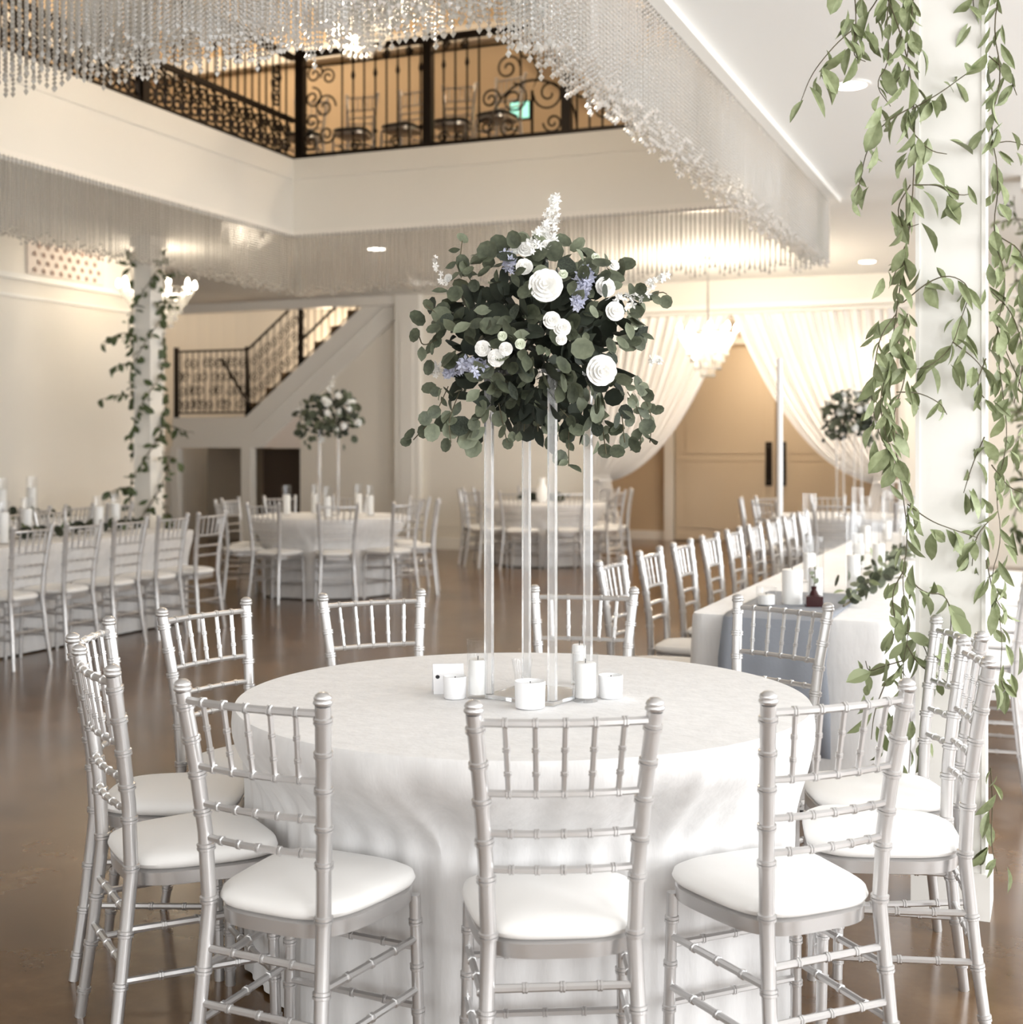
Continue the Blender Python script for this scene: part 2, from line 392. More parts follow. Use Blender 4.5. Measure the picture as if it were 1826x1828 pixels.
MB().tube([(lw+.96, y0-.09, .92*sl+.36), (lw+TL*.93, y0-.09, .36+TL*.93*sl)], .022, 6).build('lower_handrail', 'iron', sr)

# upper floor ------------------------------------------------------
struct('floor_upper', MB().box((-12, OY1, Z2-.02), (1, 15.6, Z2+.01)).box((-12, 1, Z2-.02), (OX0, OY1, Z2+.01)).box((OX1, 1, Z2-.02), (1, OY1, Z2+.01)).box((OX0, 1, Z2-.02), (OX1, OY0, Z2+.01)), 'dark')
UZ = 8.2
struct('wall_upper_far', MB().box((-12, 15.6, Z2), (1, 15.8, UZ)), 'warmwall')
struct('wall_upper_left', MB().box((-12.2, 1, Z2), (-12, 15.8, UZ)), 'warmwall')
struct('wall_upper_right', MB().box((1, 1, Z2), (1.2, 15.8, UZ)), 'warmwall')
struct('wall_upper_back', MB().box((-12, .8, Z2), (1, 1, UZ)), 'warmwall')
struct('ceiling_upper', MB().box((-12.2, .8, UZ), (1.2, 15.8, UZ+.1)), 'wall')
struct('trim_8', MB().box((-12, 15.45, 6.55), (1, 15.6, 6.75)), 'trim')
struct('trim_9', MB().box((-12, 1, 6.55), (-11.85, 15.45, 6.75)), 'trim')
# railing round the opening
def railing(name, label, p0, along, length):
    th = thing(name, label, 'railing', (p0[0], p0[1], Z2+.02))
    ax = 0 if along == 'x' else 1
    def P(d, z, o=0): return (d, o, z) if ax == 0 else (o, d, z)
    def bar(a, b, z0, z1, t):
        lo = P(a, z0, -t); hi = P(b, z1, t)
        return MB().box(tuple(map(min, lo, hi)), tuple(map(max, lo, hi)))
    return th, P, bar
RL = 1.10
fx, P, bar = railing('balcony_railing', 'black iron balcony railing with scrolls facing the hall, parallel to the draped doorway', (OX0+.05, OY1+.05), 'x', OX1-OX0)
LEN = OX1-OX0-.1
bar(0, LEN, RL-.06, RL, .03).build('top_rail', 'iron', fx); bar(0, LEN, .0, .055, .025).build('bottom_rail', 'iron', fx)
bar(0, LEN, RL-.17, RL-.155, .012).build('mid_rail', 'iron', fx)
for d in (0.02, 1.46, 2.9, 4.3): bar(d-.045, d+.045, 0, RL+.02, .045).build('newel_post', 'iron', fx)
fb = MB().tube([(0, 0, .05), (0, 0, RL-.05)], .011, 6).mesh('baluster', 'iron')
kn = MB().tube([(0, 0, .05), (0, 0, .20), (0, 0, .225), (0, 0, .25), (0, 0, .76), (0, 0, .80), (0, 0, .86), (0, 0, RL-.05)], [.011, .011, .026, .011, .011, .026, .011, .011], 6).mesh('baluster', 'iron')
k = 0; d = .50
while d < LEN:
    if not (2.0 < d < 2.9) and all(abs(d-q) > .06 for q in (1.46, 2.9, 4.3)):
        link('baluster', kn if k % 2 else fb, fx, (d, 0, 0))
    d += .125; k += 1
def scroll(c, r, a0, flip, turns=1.5, axis='x', rad=.011): return MB().tube(spiral(c, r, turns, a0, axis, 26, flip), rad, 5)
for c_, r_, a_, f_ in [((.18, 0, .86), .10, 0, 1), ((.34, 0, .82), .09, PI, -1), ((.16, 0, .62), .11, PI/2, -1), ((.30, 0, .52), .13, 0, 1), ((.15, 0, .38), .10, PI, 1), ((.32, 0, .24), .10, 0, -1), ((.14, 0, .17), .09, PI/2, 1),
                       ((2.12, 0, .42), .10, 0, 1), ((2.08, 0, .16), .09, PI, -1), ((2.30, 0, .70), .13, 0, 1), ((2.36, 0, .40), .15, PI/2, -1), ((2.52, 0, .86), .10, PI, 1), ((2.30, 0, .14), .10, 0, -1),
                       ((2.72, 0, .42), .16, PI, 1), ((2.70, 0, .80), .12, 0, -1), ((2.76, 0, .14), .10, PI, 1), ((3.08, 0, .45), .17, 0, 1), ((3.25, 0, .22), .13, PI, -1), ((3.05, 0, .80), .13, PI, -1),
                       ((.75, 0, RL-.11), .045, 0, 1), ((1.0, 0, RL-.11), .045, PI, 1), ((1.25, 0, RL-.11), .045, 0, -1), ((1.65, 0, RL-.11), .045, 0, 1), ((1.85, 0, RL-.11), .045, PI, 1),
                       ((.65, 0, .10), .06, 0, 1), ((1.10, 0, .10), .06, PI, -1), ((1.62, 0, .10), .06, 0, 1), ((1.80, 0, .10), .06, PI, 1)]:
    scroll(c_, r_, a_, f_).build('scroll', 'iron', fx)
MB().tube([(2.55, 0, .78), (2.62, 0, .62), (2.55, 0, .46), (2.48, 0, .62), (2.55, 0, .78)], .012, 5).build('diamond', 'iron', fx)
MB().tube([(2.55, 0, .06), (2.55, 0, .46)], .014, 5).build('diamond_stem', 'iron', fx)
MB().tube([(2.55+.45*math.cos(a), 0, .06+.50*math.sin(a)) for a in [PI*i/20 for i in range(21)]], .012, 5).build('arch', 'iron', fx)
lx, P, bar = railing('balcony_railing', 'black iron balcony railing with an ornate lower band, over the patterned-panel side wall', (OX0-.05, OY0), 'y', 0)
LEN2 = OY1-OY0
bar(0, LEN2+.1, RL-.06, RL, .03).build('top_rail', 'iron', lx); bar(0, LEN2+.1, .0, .055, .025).build('bottom_rail', 'iron', lx)
bar(0, LEN2+.1, .40, .45, .022).build('mid_rail', 'iron', lx)
for d in (.05, 2.4, 4.7): bar(d-.045, d+.045, 0, RL+.02, .045).build('newel_post', 'iron', lx)
k = 0; d = .15
while d < LEN2:
    link('baluster', kn if k % 3 == 0 else fb, lx, (0, d, 0)); d += .125; k += 1
sy = MB().tube(spiral((0, 0, 0), .085, 1.5, 0, 'y'), .013, 5).mesh('scroll', 'iron')
d = 2.6; k = 0
while d < LEN2:
    for z in (.14, .30):
        link('scroll', sy, lx, (0, d, z)).rotation_euler = ((k % 4)*PI/2, 0, PI*(k % 2)); k += 1
    d += .13
for z in (.58, .72, .86):
    link('scroll', sy, lx, (0, LEN2-.22, z)).rotation_euler = (z*4, 0, 0)
# things on the upper floor
sg = MB()                                          # tan fabric swag on the upper wall
for i in range(25):
    for j in range(9):
        u_ = i/24; v_ = j/8
        x = -5.9+3.6*u_; sag = 4*u_*(1-u_)
        sg.v.append((x, 15.50-.05*abs(math.sin(v_*PI*4))-.04, 6.6-.62*sag-.55*v_*(.35+.65*sag)))
for i in range(24):
    for j in range(8):
        a = i*9+j; sg.f.append((a, a+9, a+10, a+1))
so = sg.build('fabric_swag', 'swag', None, True); so.modifiers.new('s', 'SOLIDIFY').thickness = .02
tag(so, 'tan fabric swag hung on the upper floor wall behind the balcony railing', 'swag')
ex = thing('exit_sign', 'small glowing green exit sign on the upper floor beside the railing scrolls', 'sign', (0, 0, 0))
p = at_d(928, 197, 14.4); ex.location = p
MB().box((-.12, 0, -.10), (.12, .05, .10)).build('housing', 'iron', ex); MB().box((-.105, -.012, -.085), (.105, 0, .085)).build('lit_face', 'exit', ex)
MB().tube([(0, .025, .10), (0, .025, UZ-p.z)], .012, 6).build('hanger', 'iron', ex)

# ------------------------------------------------------------------ crystal curtains
def curtain(name, label, a, b, nrm, rows, pitch, rowgap, off0, bead=.0085, step=.0185, length=.55, jag=.05, keep=1.0):
    a = Vector(a); b = Vector(b); L_ = (b-a).length; d = (b-a)/L_; nrm = Vector(nrm)
    mb = MB(); n = int(L_/pitch)
    for r in range(rows):
        for i in range(n):
            if random.random() > keep: continue
            p = a+d*((i+.5+.5*(r % 2)+random.uniform(-.12, .12))*pitch)+nrm*(off0+r*rowgap)
            ln = length*(1 + .05*math.sin(i*.9)) + random.uniform(-jag, jag)
            z = ZC-.02
            mb.v += [(p.x-.0012, p.y, ZC), (p.x+.0012, p.y, ZC), (p.x+.0012, p.y, ZC-ln), (p.x-.0012, p.y, ZC-ln)]
            q = len(mb.v); mb.f.append((q-4, q-3, q-2, q-1))
            for j in range(int(ln/step)):
                mb.octa((p.x, p.y, z), bead, bead*1.02); z -= step
            mb.octa((p.x, p.y, z-.004), bead*1.35, bead*1.7)
    o = mb.build(name, 'crystal'); o['kind'] = 'stuff'
    return tag(o, label, 'bead curtain')
curtain('crystal_curtain', 'hanging crystal bead curtain with staggered ends across the near edge of the ceiling opening', (-6.9, OY0-.02, 0), (OX1+.02, OY0-.02, 0), (0, 1, 0), 7, .042, .07, -.05, .0108, .0215, .41, .05)
curtain('crystal_curtain', 'crystal bead curtain along the ceiling edge nearest the vine-wrapped pillar', (OX1-.03, OY0, 0), (OX1-.03, OY1, 0), (-1, 0, 0), 4, .046, .06, -.04, .0105, .0215, .56, .03)
curtain('crystal_curtain', 'crystal bead curtain below the fascia on the staircase side of the ceiling opening', (OX0+.03, OY0+1.6, 0), (OX0+.03, OY1, 0), (-1, 0, 0), 3, .045, .08, 0, .0100, .0225, .56, .03)
curtain('crystal_curtain', 'crystal bead curtain below the far fascia, hanging above the tall centrepiece', (OX0, OY1-.03, 0), (OX1, OY1-.03, 0), (0, 1, 0), 3, .045, .08, 0, .0100, .0225, .56, .03)

# ------------------------------------------------------------------ recessed lights
for (px, py), lb in (((1518, 150), 'round recessed ceiling light between the crystal curtain and the vine-wrapped pillar'),
                     ((1548, 466), 'round recessed ceiling light near the draped doorway'),
                     ((672, 443), 'round recessed ceiling light near the staircase, seen through hanging crystals')):
    p = at_z(px, py, ZC)
    th = thing('recessed_light', lb, 'ceiling light', (p.x, p.y, ZC), 0)
    MB().lathe([(.115, -.001), (.118, -.010), (.095, -.012), (.092, -.001)], 24).build('trim_ring', 'trim', th, True)
    MB().lathe([(.001, -.004), (.090, -.004), (.090, -.013), (.001, -.014)], 24).build('lens', 'can', th)
    l = bpy.data.lights.new('can', 'SPOT'); l.energy = 75; l.color = WARM2; l.spot_size = 2.2; l.spot_blend = .6; l.shadow_soft_size = .09
    o = bpy.data.objects.new('recessed_lamp', l); C.objects.link(o); o.location = (p.x, p.y, ZC-.03)

# ------------------------------------------------------------------ chandeliers
def chandelier(label, loc, R_, H_, top, e, col, arms=8):
    th = thing('chandelier', label, 'chandelier', loc)
    MB().tube([(0, 0, -H_*.35), (0, 0, top-loc[2])], .010, 6).build('chain', 'tin', th)
    MB().lathe([(.002, top-loc[2]-.04), (.06, top-loc[2]-.03), (.06, top-loc[2]), (.002, top-loc[2])], 14).build('canopy', 'tin', th)
    for rr, z in ((R_, 0), (R_*.62, -H_*.28)):
        MB().tube([(rr*math.cos(2*PI*i/28), rr*math.sin(2*PI*i/28), z) for i in range(29)], .010, 5, False).build('ring', 'tin', th)
    arm = MB().tube([(0, 0, -.05), (R_*.5, 0, -.10), (R_, 0, 0)], .008, 5).mesh('arm', 'tin')
    bl = MB().lathe([(.002, 0), (.020, .01), (.026, .04), (.016, .075), (.002, .095)], 8).mesh('bulb', 'bulb', True)
    for k in range(arms):
        a = 2*PI*k/arms
        link('arm', arm, th).rotation_euler = (0, 0, a)
        link('bulb', bl, th, (R_*math.cos(a), R_*math.sin(a), .02))
    mb = MB()
    for rr, z0, z1, n in ((R_, 0, -H_*.45, 36), (R_*.8, -.02, -H_*.62, 28), (R_*.62, -H_*.28, -H_*.8, 24), (R_*.32, -H_*.4, -H_, 14)):
        for k in range(n):
            a = 2*PI*k/n; z = z0; c = 0
            while z > z1:
                f_ = 1-.35*((z0-z)/max(.01, z0-z1))
                mb.octa((rr*f_*math.cos(a), rr*f_*math.sin(a), z), .012, .013); z -= .028
            mb.octa((rr*f_*math.cos(a), rr*f_*math.sin(a), z-.01), .016, .026)
    o = mb.build('crystal_drops', 'crystal', th); o['kind'] = 'stuff'
    point('chandelier_lamp', (loc[0], loc[1], loc[2]+.12), e, col, .18)
chandelier('large lit crystal chandelier hanging in the middle of the ceiling opening', (-4.45, 8.2, 4.62), .42, .46, UZ, 75, WARM2, 12)
x_, y_ = RM(-3.85, 14.6)
chandelier('lit crystal chandelier with bare bulbs beside the vine-wrapped pillar near the staircase', (x_, y_, 3.14), .40, .45, ZC, 9, WARM2, 10)
x_, y_ = RM(2.22, 15.2)
chandelier('lit crystal chandelier glowing in front of the draped doorway', (x_, y_, 2.72), .34, .46, ZC, 80, WARM2, 10)
point('stair_sconce_lamp', (-10.6, 18.5, 3.1), 26, WARM, .12)
point('lobby_lamp', (-3.8, 18.9, 3.0), 34, WARM, .2)
point('upper_lamp', (-9.5, 13.5, 7.2), 95, WARM, .2)
point('upper_lamp', (-3.0, 13.8, 7.2), 95, WARM, .2)
sco = thing('wall_sconce', 'small lit wall sconce on the curved wall above the stair landing', 'lamp', (-10.9, 19.05, 2.95))
MB().lathe([(.03, -.08), (.07, .05), (.075, .06), (.03, -.06)], 12).build('shade', 'frost', sco, True)
MB().box((-.03, .05, -.1), (.03, .14, .02)).build('bracket', 'iron', sco)

# ------------------------------------------------------------------ chairs
def node_tube(pts, r, nodes, ringr, rw, seg=8, cap=True, samples=None):
    # tube along pts (param by arc length 0..1) with raised bamboo rings at the given fractions
    P_ = [Vector(p) for p in pts]; seglen = [(P_[i+1]-P_[i]).length for i in range(len(P_)-1)]; T = sum(seglen)
    def ev(q):
        d = q*T
        for i, s_ in enumerate(seglen):
            if d <= s_ or i == len(seglen)-1: return P_[i].lerp(P_[i+1], min(1, d/s_))
            d -= s_
    qs = {0.0: 1, 1.0: 1}
    acc = 0
    for s_ in seglen[:-1]:
        acc += s_; qs[acc/T] = 1
    for nd in nodes:
        h = rw/T
        for off, k in ((-1.0, 1), (-.8, ringr), (-.15, ringr), (-.05, 1.04), (.05, 1.04), (.15, ringr), (.8, ringr), (1.0, 1)):
            q = nd+off*h
            if 0 < q < 1: qs[q] = k
    ks = sorted(qs)
    return MB().tube([ev(q) for q in ks], [(r(q) if callable(r) else r)*qs[q] for q in ks], seg, cap)
def post_pt(s, z):
    tab = [(0, .172, -.225), (.20, .156, -.200), (.44, .147, -.175), (.60, .153, -.182), (.75, .164, -.200), (.925, .181, -.228)]
    for a, b in zip(tab, tab[1:]):
        if z <= b[0]:
            q = (z-a[0])/(b[0]-a[0]); return Vector((s*(a[1]+(b[1]-a[1])*q), a[2]+(b[2]-a[2])*q, z))
    return Vector((s*tab[-1][1], tab[-1][2], z))
def seat_outline(gr, n=56):
    out = []
    for i in range(n):
        a = 2*PI*i/n; c, s_ = math.cos(a), math.sin(a)
        x = math.copysign(abs(c)**.55, c); y = math.copysign(abs(s_)**.55, s_)
        hw = .176+.020*y
        out.append((x*(hw+gr), y*(.182+gr)+.008))
    return out
def make_chair_meshes():
    ms = []
    for s in (-1, 1):
        zs = [0, .20, .32, .44, .52, .60, .675, .75, .84, .905]
        pb = node_tube([post_pt(s, z) for z in zs], lambda q: .0135+.0030*min(1, q*2.2), [.075, .205, .335, .50, .625, .71, .80, .885, .965], 1.22, .0085, 10)
        t_ = post_pt(s, .905); nv, nf = len(pb.v), len(pb.f)
        pb.lathe([(.0165, 0), (.0200, .004), (.0200, .009), (.0175, .012), (.0190, .016), (.0160, .022), (.009, .027), (.001, .028)], 10, t_)
        fi = MB(); fi.v, pb.v = pb.v[nv:], pb.v[:nv]; fi.f = [tuple(i-nv for i in q) for q in pb.f[nf:]]; pb.f = pb.f[:nf]
        ms.append(('back_post', pb.mesh('back_post', 'silver', True))); ms.append(('finial', fi.mesh('finial', 'silver', True)))
        fl = node_tube([(s*.180, .165, 0), (s*.176, .160, .21), (s*.172, .155, .41)], .0135, [.12, .35, .60, .85], 1.22, .0085, 9)
        ms.append(('front_leg', fl.mesh('front_leg', 'silver', True)))
    def rail(z, bow, r, nodes):
        a, b = post_pt(-1, z), post_pt(1, z); pts = []
        for i in range(9):
            q = i/8; p = a.lerp(b, q); p.y -= bow*4*q*(1-q); pts.append(p)
        return node_tube(pts, r, nodes, 1.35, .006, 7)
    NF = [1/6, 2/6, 3/6, 4/6, 5/6]
    ms.append(('top_rail', rail(.888, .020, .0088, NF).mesh('top_rail', 'silver', True)))
    for z in (.744, .662, .588):
        ms.append(('back_rail', rail(z, .018, .0078, NF).mesh('back_rail', 'silver', True)))
    for k in range(5):
        q = NF[k]
        a = post_pt(-1, .744).lerp(post_pt(1, .744), q); a.y -= .018*4*q*(1-q)
        b = post_pt(-1, .888).lerp(post_pt(1, .888), q); b.y -= .020*4*q*(1-q)
        sb = node_tube([a, a.lerp(b, .5), b], .0062, [.28, .62], 1.35, .006, 6)
        ms.append(('spindle', sb.mesh('spindle', 'silver', True)))
    o = seat_outline(0); n = len(o); fb_ = MB()
    for gr, z in ((-.010, .398), (0, .402), (.002, .432), (-.006, .436)):
        fb_.v += [(x, y, z) for x, y in seat_outline(gr)]
    for L_ in range(3):
        for i in range(n): fb_.f.append((L_*n+i, L_*n+(i+1) % n, (L_+1)*n+(i+1) % n, (L_+1)*n+i))
    fb_.f.append(tuple(reversed(range(n)))); fb_.f.append(tuple(range(3*n, 4*n)))
    ms.append(('seat_frame', fb_.mesh('seat_frame', 'silver', True)))
    cu = MB()
    lv = [(-.012, .4365), (.003, .442), (.008, .452), (.004, .465), (-.014, .475), (-.05, .4815), (-.10, .486), (-.14, .488)]
    for gr, z in lv: cu.v += [(x, y, z) for x, y in seat_outline(gr)]
    for L_ in range(len(lv)-1):
        for i in range(n): cu.f.append((L_*n+i, L_*n+(i+1) % n, (L_+1)*n+(i+1) % n, (L_+1)*n+i))
    cu.f.append(tuple(reversed(range(n)))); cu.f.append(tuple(range((len(lv)-1)*n, len(lv)*n)))
    ms.append(('cushion', cu.mesh('cushion', 'cushion', True)))
    def fleg(s, z): return Vector((s*(.180-.008*z/.41), .165-.010*z/.41, z))
    for zb, zf in ((.340, .310), (.225, .175)):
        a, b = post_pt(-1, zb+.01), post_pt(1, zb+.01)
        ms.append(('stretcher', node_tube([a, b], .0085, [.25, .5, .75], 1.3, .006, 7).mesh('stretcher', 'silver', True)))
        a, b = fleg(-1, zf-.02), fleg(1, zf-.02)
        ms.append(('stretcher', node_tube([a, b], .0085, [.25, .5, .75], 1.3, .006, 7).mesh('stretcher', 'silver', True)))
        for s in (-1, 1):
            a, b = post_pt(s, zb-.03), fleg(s, zb-.03)
            ms.append(('stretcher', node_tube([a, b], .0085, [.25, .5, .75], 1.3, .006, 7).mesh('stretcher', 'silver', True)))
    return ms
CH = make_chair_meshes()
blackpad = [m for n_, m in CH if n_ == 'cushion'][0].copy(); blackpad.materials[0] = M['blackpad']
def chair(x, y, face, label, group, z=0, black=False):
    th = thing('chiavari_chair', label, 'chair', (x, y, z), face, group)
    for n_, m in CH:
        o = link(n_, blackpad if (black and n_ == 'cushion') else m, last if n_ == 'finial' else th); last = o
    return th
def face_dir(dx, dy): return math.atan2(-dx, dy)
def chair_at(back_mid, fdir, label, group):       # back_mid = midpoint of the finials (x, y), fdir = facing dir
    f = Vector(fdir).normalized()
    p = Vector(back_mid)+f*.228
    chair(p.x, p.y, face_dir(f.x, f.y), label, group)
    return (p.x, p.y, face_dir(f.x, f.y))

# ------------------------------------------------------------------ tablecloths
def cloth_mesh(outline, H, amp, folds, seed, hem=.012, levels=9, chairs=(), org=(0, 0)):
    rnd = random.Random(seed)
    n = len(outline); per = [0]
    for i in range(n): per.append(per[-1]+(Vector(outline[(i+1) % n])-Vector(outline[i])).length)
    T = per[-1]
    ph = [rnd.uniform(0, 2*PI) for _ in range(4)]
    def fold(i):
        s_ = per[i]/T*2*PI
        v = .55*math.sin(folds*s_+ph[0]+1.3*math.sin(2*s_+ph[1]))+.30*math.sin((folds*1.0+5)*s_+ph[2])+.28*math.sin(round(folds*2.1)*s_+ph[3])+.16*math.sin(round(folds*4.3)*s_+ph[1]*2+1.5*math.sin(3*s_))
        return v
    nrm = []
    for i in range(n):
        a = Vector(outline[i-1]); b = Vector(outline[(i+1) % n]); t_ = (b-a).normalized(); nrm.append(Vector((t_.y, -t_.x)))
    cx = sum(p[0] for p in outline)/n; cy = sum(p[1] for p in outline)/n
    mb = MB(); rings = []
    for k in (.35, .8, .97): rings.append([(cx+(x-cx)*k, cy+(y-cy)*k, H+rnd.uniform(-.0002, .0002)) for x, y in outline])
    rings.append([(outline[i][0], outline[i][1], H-.001) for i in range(n)])
    for L_ in range(levels+1):
        q = L_/levels; z = (H-.012)*(1-q)+hem*q
        g = min(1, q*1.6)**.8
        rings.append([(outline[i][0]+nrm[i].x*(.006+amp*g*(.55+fold(i))), outline[i][1]+nrm[i].y*(.006+amp*g*(.55+fold(i))), z) for i in range(n)])
    def sm(x): x = max(0, min(1, x)); return x*x*(3-2*x)
    def tuck(v):                                   # the skirt is pressed in by each seat pushed under the table
        x, y, z = v; x0_, y0_ = x, y
        wz = sm((.73-z)/.25)
        if wz <= 0: return v
        for c in chairs:
            dx, dy = x+org[0]-c[0], y+org[1]-c[1]; fx_, fy_ = -math.sin(c[2]), math.cos(c[2])
            ly = dx*fx_+dy*fy_; lx_ = dx*fy_-dy*fx_
            wx = sm((.36-abs(lx_))/.13)
            if wx > 0 and -.3 < ly < .225:
                k = (.225-ly)*wx*wz; k += .005*wx*wz*math.sin(lx_*70+seed); x += fx_*k; y += fy_*k
        return (x, y, z)
    mb.v.append((cx, cy, H))
    for r in rings: mb.v += [tuck(v) for v in r]
    for i in range(n): mb.f.append((0, 1+i, 1+(i+1) % n))
    for k in range(len(rings)-1):
        a, b = 1+k*n, 1+(k+1)*n
        for i in range(n): mb.f.append((a+i, b+i, b+(i+1) % n, a+(i+1) % n))
    return mb
def circle(R_, n): return [(R_*math.cos(2*PI*i/n), R_*math.sin(2*PI*i/n)) for i in range(n)]
def rrect(lx_, ly_, r, step=.05):
    out = []
    cs = [(lx_/2-r, ly_/2-r, 0), (-lx_/2+r, ly_/2-r, PI/2), (-lx_/2+r, -ly_/2+r, PI), (lx_/2-r, -ly_/2+r, 1.5*PI)]
    for k, (cx, cy, a0) in enumerate(cs):
        for i in range(5):
            a = a0+PI/2*i/4; out.append((cx+r*math.cos(a), cy+r*math.sin(a)))
        nx_ = cs[(k+1) % 4]; e_ = (nx_[0]+r*math.cos(nx_[2]), nx_[1]+r*math.sin(nx_[2])); s_ = out[-1]
        m_ = int(math.hypot(e_[0]-s_[0], e_[1]-s_[1])/step)
        for i in range(1, m_): out.append((s_[0]+(e_[0]-s_[0])*i/m_, s_[1]+(e_[1]-s_[1])*i/m_))
    return out
TZ = .76
def round_cloth(c, label, seed, chairs, n=160, amp=.022, folds=11, R_=.76):
    o = cloth_mesh(circle(R_, n), TZ, amp, folds, seed, chairs=chairs, org=c, levels=30).build('tablecloth', 'cloth', None, True, (c[0], c[1], 0))
    return tag(o, label, 'tablecloth')
def long_cloth(x0, x1, y0, y1, label, seed, chairs):
    o = cloth_mesh(rrect(x1-x0, y1-y0, .05), TZ, .016, 14, seed, levels=10, chairs=chairs, org=((x0+x1)/2, (y0+y1)/2)).build('tablecloth', 'cloth', None, True, ((x0+x1)/2, (y0+y1)/2, 0))
    return tag(o, label, 'tablecloth')

# main table
TC = Vector(RM(.03, 3.62))
G1 = 'chairs around the front round table'
GEN = 'silver bamboo-style chair at the front round table, clear of pillar and long table'
MAIN = [(.105, 2.64, None, GEN), (-.543, 2.79, (.44, .90), GEN), (.685, 2.80, (-.42, .91), GEN), (-1.00, 3.22, (.87, .49), GEN), (-1.18, 3.77, (1, .03), GEN), (-.98, 4.30, None, GEN),
        (-.481, 4.65, None, GEN), (.26, 4.82, None, 'silver bamboo-style chair at the front round table, backing onto the long table row'),
        (.89, 4.42, None, 'silver bamboo-style chair at the front round table, before the slate blue runner'),
        (1.265, 3.80, (-1, -.02), 'silver bamboo-style chair backing onto the vine-wrapped pillar at the front round table'),
        (1.165, 3.365, (-.97, .16), 'silver bamboo-style chair next along from the one backing onto the vine-wrapped pillar')]
ORD = ['first', 'second', 'third', 'fourth', 'fifth', 'sixth', 'seventh', 'eighth', 'ninth', 'tenth', 'eleventh', 'twelfth']
RND = {0: 'fourth silver bamboo-style chair round the front table from the pillar, window side first', 1: 'fifth silver bamboo-style chair round the front table from the pillar, window side first',
       2: 'third silver bamboo-style chair round the front table from the pillar, window side first', 3: 'sixth silver bamboo-style chair round the front table from the pillar, window side first',
       4: 'third silver bamboo-style chair beyond the one backing onto the long table row', 5: 'second silver bamboo-style chair beyond the one backing onto the long table row',
       6: 'silver bamboo-style chair at the front table, next after the one backing onto the long row'}
MAIN = [(X, D, fd, RND.get(i, lb)) for i, (X, D, fd, lb) in enumerate(MAIN)]
cs = []
for X, D, fd, lb in MAIN:
    b = Vector(RM(X, D)); cs.append(chair_at(b, Vector(RM(*fd)) if fd else TC-b, lb, G1))
round_cloth(TC, 'white floor-length linen cloth over the round table with clear stand and candles', 3, cs, 420, .045, 15)

# long tables: (extent, cloth label, seed, [(x, y0, step, n, facing, label, first label, last label, group)])
def long_set(ext, label, seed, rows):
    cs = []
    for x, y0, st_, n_, f_, lb, first, last, gr in rows:
        for k in range(n_):
            cs.append(chair_at((x, y0+st_*k), (f_, 0), lb % ORD[(n_-1-k) if last == 'rev' else k], gr))
    long_cloth(*ext, label, seed, cs)
RT = (-1.36, -.58, 5.30, 11.0)
long_set(RT, 'white cloth over the long table running past the vine-wrapped pillar', 5, [
    (-1.86, 5.80, .62, 9, 1, 'silver chair, %s from the slate-runner end, open-floor side of the long table', None, None, 'chairs along the candle-lit long table'),
    (-.10, 5.95, .62, 9, -1, 'silver chair, %s from the slate-runner end, window side of the long table', None, None, 'chairs on the window side of the long table')])
LT = (-7.28, -6.50, 5.2, 9.2)
long_set(LT, 'white cloth over the long table nearest the balcony side, end towards the staircase', 6, [
    (-6.14, 5.92, .5, 7, -1, 'silver chair, %s from the staircase end, open-floor side of the long greenery table', None, 'rev', 'chairs along the left long table'),
    (-7.64, 6.3, .5, 6, 1, 'silver chair, %s from the staircase end, far side of the long greenery table', None, 'rev', 'chairs on the far side of the left long table')])
LT2 = (-9.05, -8.35, 7.0, 10.6)
long_set(LT2, 'white cloth over the long table standing against the patterned-panel wall', 8, [
    (-8.03, 7.4, .56, 6, -1, 'silver chair, %s from the pillar end, at the long table along the patterned-panel wall', None, 'rev', 'chairs at the wall-side long table'),
    (-9.37, 7.5, .6, 5, 1, 'silver chair squeezed against the patterned-panel wall, %s from the pillar end', None, 'rev', 'chairs against the wall')])
# runner hanging at the near end
rn = MB()
for i in range(13):
    u_ = i/12; x = -1.22+.42*u_
    for (yy, zz) in ((6.2, TZ+.004), (5.32, TZ+.004), (5.262, TZ-.006), (5.248, .60), (5.240, .42), (5.236, .24)):
        rn.v.append((x+(.012*math.sin(zz*9+u_*5) if zz < .7 else 0), yy-(.010*(.5+.5*math.sin(u_*19)) if zz < .74 else 0)-.028*(zz < .74), zz))
for i in range(12):
    for j in range(5):
        a = i*6+j; rn.f.append((a, a+6, a+7, a+1))
ro = rn.build('table_runner', 'runner', None, True); ro.modifiers.new('s', 'SOLIDIFY').thickness = .003
tag(ro, 'slate blue cloth runner hanging over the end of the long white table', 'runner')

# background round tables
def round_set(c, label, clabel, group, angs, seed, Rb=1.08):
    cs = []
    for a in angs:
        a = math.radians(a); b = Vector((c[0]+Rb*math.sin(a), c[1]-Rb*math.cos(a)))
        cs.append(chair_at(b, Vector(c)-b, clabel, group))
    round_cloth(c, label, seed, cs, 120)
RTM = RM(-1.80, 13.25)
round_set(RTM, 'white cloth over the round table in front of the staircase', 'silver chair at the round table in front of the staircase', 'chairs around the staircase round table', (-4, -44, 34, 72, 112, 150, -84, -122, -162), 11)
RTF = RM(.42, 16.6)
round_set(RTF, 'white cloth over the round table beside the drape tail at the far wall', 'silver chair at the round table beside the draped doorway', 'chairs around the far round table', (0, -36, 36, 74, -74, 110, -110, 150, -150), 12, 1.06)
RTR = RM(3.34, 13.3)
round_set(RTR, 'white cloth over the round table between the long table and the draped doorway', 'silver chair at the round table between the long table and the draped doorway', 'chairs around the right round table', (-40, 0, 40, -80, 80, 120, -120, 160, -160), 13, 1.06)
